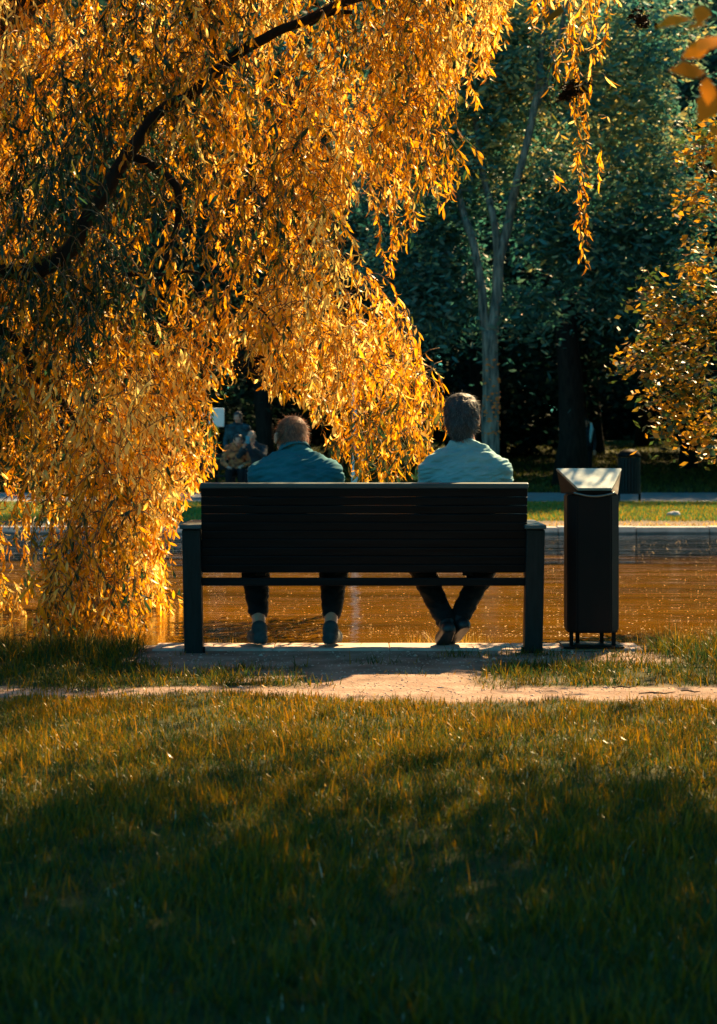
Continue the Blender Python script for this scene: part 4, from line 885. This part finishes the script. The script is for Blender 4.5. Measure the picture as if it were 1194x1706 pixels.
def standing(x, y, label, mats, hair, dx=0, z0=0, S=0, **kw):
    J = dict(pelvis=(x, y, z0 + .95), chest=(x, y, z0 + 1.25), neck=(x, y, z0 + 1.46), head=(x + dx, y - .02, z0 + 1.60), face=(-.4, -1, -.15),
         shL=(x + .19, y, z0 + 1.38), shR=(x - .19, y, z0 + 1.38), elL=(x + .25, y + .02, z0 + 1.1), elR=(x - .25, y + .02, z0 + 1.1), wrL=(x + .22, y - .1, z0 + .88), wrR=(x - .22, y - .1, z0 + .88), handL=(0, -.2, -1), handR=(0, -.2, -1),
         hipL=(x + .09, y, z0 + .92), hipR=(x - .09, y, z0 + .92), knL=(x + .1, y - .03, z0 + .5), knR=(x - .1, y + .02, z0 + .5), anL=(x + .1, y + .02, z0 + .085), anR=(x - .12, y + .05, z0 + .085), toeL=(.02, -.17, 0), toeR=(-.02, -.17, 0)); J.update(kw)
    return person(label, J, mats, voxel=.012, sleeve=1.9, hair=hair, hair_n=0)
xs_ = at(396, 700, 35.6).x
standing(xs_, 35.6, 'person in blue and dark clothes standing behind the seated couple', dict(SK, top=M['blue_dark'], legs=M['dark_cloth'], shoe=M['black_shoe'], hair=M['hair_dark']), 'long')
xr = at(975, 700, 46).x
rt, _ = standing(xr, 46.0, 'dim figure with a pale blue scarf among the dark trees', dict(SK, top=M['navy'], legs=M['dark_cloth'], shoe=M['black_shoe'], hair=M['hair_dark']), 'long', z0=gz(0, 46))
link('streak', tubes_mesh('streak', [([Vector((.13, -.12, 1.62)), Vector((.15, -.15, 1.45)), Vector((.12, -.16, 1.3)), Vector((.11, -.17, 1.1))], [.02, .05, .04, .02])], 8), M['pale_blue'], rt)  # thin pale blue strip down one side of the figure
# slatted bin on the far path
def far_bin():
    p = at(1048, 836, 32.3); t = tag(empty('slatted_bin', (p.x, 32.3, 0)), 'small round slatted litter bin standing on the far path', 'litter bin')
    for k in range(22):
        a = 2 * math.pi * k / 22; bm = bmesh.new(); vs = box_bm(bm, -.022, .022, -.006, .006, .15, .82, .002)
        for v in vs: v.co = Matrix.Rotation(a + math.pi / 2, 3, 'Z') @ v.co + Vector((math.cos(a) * .2, math.sin(a) * .2, 0))
        bm_obj('slat', bm, M['bench_post'], t)
    bm = bmesh.new(); bmesh.ops.create_cone(bm, segments=24, radius1=.185, radius2=.185, depth=.64, cap_ends=True)
    for v in bm.verts: v.co.z += .48
    bm_obj('liner', bm, M['iron'], t, True)
    bm = bmesh.new(); bmesh.ops.create_uvsphere(bm, u_segments=24, v_segments=12, radius=1)
    for v in bm.verts: v.co = Vector((v.co.x * .215, v.co.y * .215, .83 + max(0, v.co.z) * .14))
    bm_obj('lid', bm, M['iron'], t, True)
    for sx in (-.19, .19):
        bm = bmesh.new(); box_bm(bm, sx - .02, sx + .02, -.02, .02, 0, .2, .003); bm_obj('leg', bm, M['iron'], t)
far_bin()
# white notice box on a post
p = at(360, 832, 34.5); t = tag(empty('notice_board', (p.x, 34.6, 0)), 'small white panel on a dark post left of the couple', 'sign')
bm = bmesh.new(); box_bm(bm, -.15, .15, -.05, .03, 1.40, 1.77, .02); bm_obj('panel', bm, M['white'], t)
bm = bmesh.new(); box_bm(bm, -.03, .03, -.03, .03, 0, 1.40, .006); bm_obj('post', bm, M['iron'], t)
# pale lamp post
p = at(591, 828, 35.5); t = tag(empty('lamp_post', (p.x, 32.0, 0)), 'pale grey lamp post behind the willow between the two men', 'street lamp')
t.location.x = at(591, 828, 32.0).x
link('pole', tubes_mesh('pole', [([Vector((0, 0, 0)), Vector((0, 0, .5)), Vector((0, 0, 2.0)), Vector((0, 0, 3.3))], [.07, .062, .055, .045])], 14), M['white'], t)
link('lantern', tubes_mesh('lantern', [([Vector((0, 0, 3.3)), Vector((0, 0, 3.36)), Vector((0, 0, 3.6)), Vector((0, 0, 3.72)), Vector((0, 0, 3.78))], [.06, .12, .17, .19, .03])], 14), M['iron'], t)
# pale stone on the far bank and small fallen sticks on the dirt
bm = bmesh.new(); bmesh.ops.create_icosphere(bm, subdivisions=3, radius=1)
for v in bm.verts: v.co = Vector((v.co.x * .10, v.co.y * .08, v.co.z * .05)) * (1 + .25 * mnoise.noise(v.co * 1.7))
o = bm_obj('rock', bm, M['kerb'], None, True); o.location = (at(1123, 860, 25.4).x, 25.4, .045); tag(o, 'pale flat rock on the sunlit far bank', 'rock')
for i, (px, py, l, a, lb_) in enumerate(((1150, 1157, .09, -35, 'short dark stick at the right end of the dirt path'), (1095, 1160, .16, 4, 'thin fallen twig lying on the dirt path at right'), (1040, 1150, .11, 8, 'small dark twig lying at the path edge below the bin'))):
    Yp = 3110 / (py - 740); x_ = (px - 597) * Yp / F; d = Vector((math.cos(R(a)), math.sin(R(a)), 0)) * l / 2
    s = link('fallen_stick', tubes_mesh('fallen_stick', [([-d, -d * .3 + Vector((0, .006, .004)), d * .4, d + Vector((0, 0, .006))], [.002, .0035, .003, .0015])], 6), M['bark_dark']); s.location = (x_, Yp, .012); tag(s, lb_, 'stick', 'fallen sticks on the path')



# fallen willow leaves
n0 = 700; Y = rng.uniform(4, 9.25, n0); X = rng.uniform(-2.2, 2.2, n0); a = rng.uniform(0, 6.28, n0)
D = np.stack([np.cos(a), np.sin(a), rng.uniform(-.1, .3, n0)], 1); Lf = rng.uniform(.015, .035, n0)
Zf = np.array([.012 + (.02 if dirtf(x, y) < .5 else 0) for x, y in zip(X, Y)])
tag(link('fallen_leaves', leaf_mesh('fallen_leaves', np.stack([X, Y, Zf], 1), D, np.tile([[0, 0, 1.0]], (n0, 1)), Lf, Lf * .25, rng.uniform(-.5, 1.2, n0), rng.uniform(.2, .8, n0), 3), M['bushleaf']), 'small fallen willow leaves scattered over dirt and lawn', 'leaves', None, 'stuff')

# small stones trodden into the dirt
n0 = 1500; Y = rng.uniform(7.1, 9.0, n0 * 3); X = rng.uniform(-2.3, 2.3, n0 * 3); k = np.array([dirtf(x, y) > .6 for x, y in zip(X, Y)]); X, Y = X[k][:n0], Y[k][:n0]; n0 = len(X)
oc = np.array([[1, 0, 0], [0, 1, 0], [-1, 0, 0], [0, -1, 0], [0, 0, .6], [0, 0, -.6]]); a = rng.uniform(0, 6.28, n0); sc_ = rng.uniform(.002, .007, n0) * (1 + 1.5 * (rng.random(n0) < .04))
V = oc[None] * sc_[:, None, None] * rng.uniform(.6, 1.3, (n0, 6, 3)); V = np.stack([V[..., 0] * np.cos(a)[:, None] - V[..., 1] * np.sin(a)[:, None], V[..., 0] * np.sin(a)[:, None] + V[..., 1] * np.cos(a)[:, None], V[..., 2]], -1) + np.stack([X, Y, np.array([gz(x, y) for x, y in zip(X, Y)]) + .001], 1)[:, None]
fc = np.array([0, 1, 4, 1, 2, 4, 2, 3, 4, 3, 0, 4, 1, 0, 5, 2, 1, 5, 3, 2, 5, 0, 3, 5])
me = np_mesh('pebbles', V.reshape(-1, 3), (fc[None] + (np.arange(n0) * 6)[:, None]).ravel(), np.full(n0 * 8, 3), np.repeat(rng.random(n0), 6))
tag(link('pebbles', me, M['stone']), 'small pebbles and crumbs of earth trodden into the dirt path', 'pebbles', None, 'stuff')
bpy.data.scenes.remove(TMP)
